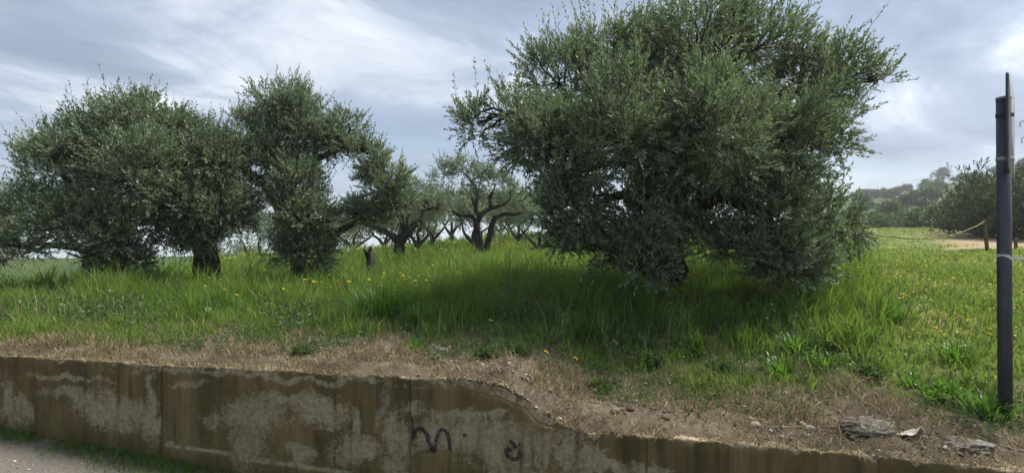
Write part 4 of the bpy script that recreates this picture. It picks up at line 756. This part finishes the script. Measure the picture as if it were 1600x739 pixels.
# stones, litter and sticks on the bank
rock_m, t, b = mat('pale_rock', (0.35, 0.33, 0.3), .92, .15); f = tex(t, 22, 8, .72); t.links.new(ramp(t, f, [(.3, (.07, .06, .046)), (.5, (.17, .15, .12)), (.68, (.34, .32, .28))]), b.inputs['Base Color']); bump(t, b, f, .8, .02)
def rock(name, label, px, py, rx, ry, rz, sink=.4, seed=0, m=None, cat='stone'):
    p = drop(px, py); ka, kb = (27, 48) if rx > .1 else (12, 20); th = np.linspace(0, np.pi, ka); ph = np.linspace(0, 2*np.pi, kb+1)[:-1]; a_, b_ = np.meshgrid(th, ph, indexing='ij')
    d = np.stack([np.sin(a_)*np.cos(b_), np.sin(a_)*np.sin(b_), np.cos(a_)], -1); n_ = fbm(d[..., 0]*2.3+seed, d[..., 1]*2.3+d[..., 2]*1.7, seed+200, 6, .72); r = .45+1.1*n_
    V = (d*r[..., None]*[rx, ry, rz]).reshape(-1, 3)+[0, 0, rz*(1-2*sink)]; i = np.arange(ka-1)[:, None]*kb; j = np.arange(kb)[None]; k = (j+1) % kb
    bf = Buf(); bf.add(V, None, np.stack([i+j, i+kb+j, i+kb+k, i+k], -1).reshape(-1, 4)); return tag(obj(name, bf.mesh(name, m or rock_m, False), loc=p), label, cat)
rock('concrete_lump', 'rough pale grey lump of concrete half buried in the bank', 1352, 668, .17, .13, .05, .5, 3)
rock('concrete_lump', 'flat grey broken concrete slab lying on the wall end', 1510, 728, .17, .10, .035, .5, 9)
rock('stone', 'small grey stone patch showing through the grass edge', 688, 548, .07, .06, .035, .5, 18)
for k, (px, py) in enumerate([(985, 640), (1040, 668), (960, 672), (1180, 690), (1075, 640), (1265, 700)]): rock('stone', 'small earthy stone lying on the bare bank', px, py, .035, .03, .022, .35, 30+k, stone_m).__setitem__('group', 'small stones on the bank')
p = drop(1424, 712); bf = Buf(); uu_, vv_ = np.meshgrid(np.linspace(-1, 1, 12), np.linspace(-1, 1, 9), indexing='ij'); rr_ = 1-.25*(uu_**2*vv_**2)
V = np.stack([uu_*.085*rr_, vv_*.05*rr_, .03*np.exp(-((uu_-.4)/.45)**2)*(1-.4*vv_)+.02*fbm(uu_*2, vv_*2, 7)+.008], -1).reshape(-1, 3); i = np.arange(11)[:, None]*9+np.arange(8)[None]; bf.add(V, None, np.stack([i, i+9, i+10, i+1], -1).reshape(-1, 4))
paper_m, t, b = mat('dirty_paper', (0.6, 0.55, 0.46), .8, .2); f = tex(t, 20, 4, .6); t.links.new(ramp(t, f, [(.3, (.42, .36, .27)), (.6, (.66, .62, .53))]), b.inputs['Base Color'])
o = obj('litter_scrap', bf.mesh('litter_scrap', paper_m, True), loc=p); md = o.modifiers.new('thick', 'SOLIDIFY'); md.thickness = .003; o.rotation_euler = (-.25, 0, .1); tag(o, 'crumpled off-white litter scrap on the wall end', 'litter')
dry_m, t, b = mat('dry_stalk', (0.42, 0.35, 0.23), .8, .2)
def stick(label, a_, b_, r, lift=.012):
    p0, p1 = drop(*a_), drop(*b_); n_ = 10; t_ = np.linspace(0, 1, n_)[:, None]; pts = p0*(1-t_)+p1*t_; pts[:, 2] = np.maximum(pts[:, 2], ground(pts[:, 0], pts[:, 1])+.004)+lift*.5; pts += RNG.normal(0, .003, pts.shape)
    bf = Buf(); tube(bf, pts, np.linspace(r, r*.5, n_), 6); tag(obj('dry_stick', bf.mesh('dry_stick', dry_m, True, origin=p0), loc=p0), label, 'stick')
stick('long pale dry stalk lying level along the bank', (1195, 686), (1318, 684), .0045)
stick('thin pale stalk leaning over the wall edge below the grey stone', (683, 562), (700, 583), .004)
stick('short dark twig on the soil beside the concrete lump', (1330, 690), (1390, 700), .005)

# power pylon beyond the trees
steel2, t, b = mat('galvanised_steel', (0.2, 0.21, 0.22), .6, .4)
D = 170; cx_ = (1640-CX)/F*D; base = np.array([cx_, D, gz(cx_, D)]); root = thing('power_pylon', base, 'lattice power pylon arms showing past the sign plate', 'pylon'); H_ = P(0, 170, D)[2]-base[2]; bf = Buf(); corners = np.array([(-1, -1), (1, -1), (1, 1), (-1, 1)])
lv = np.linspace(0, 1, 10); wd_ = 3.2*(1-lv)+.5*lv
for c in corners: tube(bf, np.c_[base[0]+c[0]*wd_, base[1]+c[1]*wd_, base[2]-.3+lv*H_], .14, 4)
for k in range(9):
    for j in range(4):
        c0, c1 = corners[j], corners[(j+1) % 4]; tube(bf, [base+[c0[0]*wd_[k], c0[1]*wd_[k], lv[k]*H_], base+[c1[0]*wd_[k+1], c1[1]*wd_[k+1], lv[k+1]*H_]], .07, 4); tube(bf, [base+[c1[0]*wd_[k], c1[1]*wd_[k], lv[k]*H_], base+[c0[0]*wd_[k+1], c0[1]*wd_[k+1], lv[k+1]*H_]], .07, 4)
obj('tower', bf.mesh('tower', steel2, origin=base), root)
for yy, half in ((190, 9.8), (215, 9.2)):
    z = P(0, yy, D)[2]
    for sg in (-1, 1):
        tip = np.array([base[0]+sg*half, base[1], z]); bf = Buf()
        for cy in (-.8, .8): tube(bf, [np.array([base[0], base[1]+cy, z-.2]), tip], .11, 4); tube(bf, [np.array([base[0], base[1]+cy, z+1.4]), tip], .09, 4)
        am = obj('arm', bf.mesh('arm', steel2, origin=base), root); bf = Buf(); tube(bf, [tip, tip-[0, 0, .3], tip-[0, 0, 1.9]], [.06, .16, .16], 8); obj('insulator', bf.mesh('insulator', steel2, origin=base), am)

# ------------------------------------------------------------------ hazy air over everything
hz = bpy.data.materials.new('haze_air'); hz.use_nodes = True; t = hz.node_tree; t.nodes.clear()
pv = N(t, 'ShaderNodeVolumePrincipled'); pv.inputs['Color'].default_value = (0.93, 0.96, 1.0, 1); pv.inputs['Density'].default_value = 0.00065; pv.inputs['Anisotropy'].default_value = 0.25
ou = t.nodes.new('ShaderNodeOutputMaterial'); t.links.new(pv.outputs[0], ou.inputs['Volume'])
zmin = min(v.co.z for v in gr.data.vertices)-1.0; bf = Buf(); box(bf, (0, 0, (zmin+62)/2), 6400, 6400, 62-zmin)
tag(obj('haze', bf.mesh('haze', hz)), 'pale haze filling the air over the valley', 'haze', kind='stuff')
print('TRIS', sum(len(m.loops)-2*len(m.polygons) for m in bpy.data.meshes))
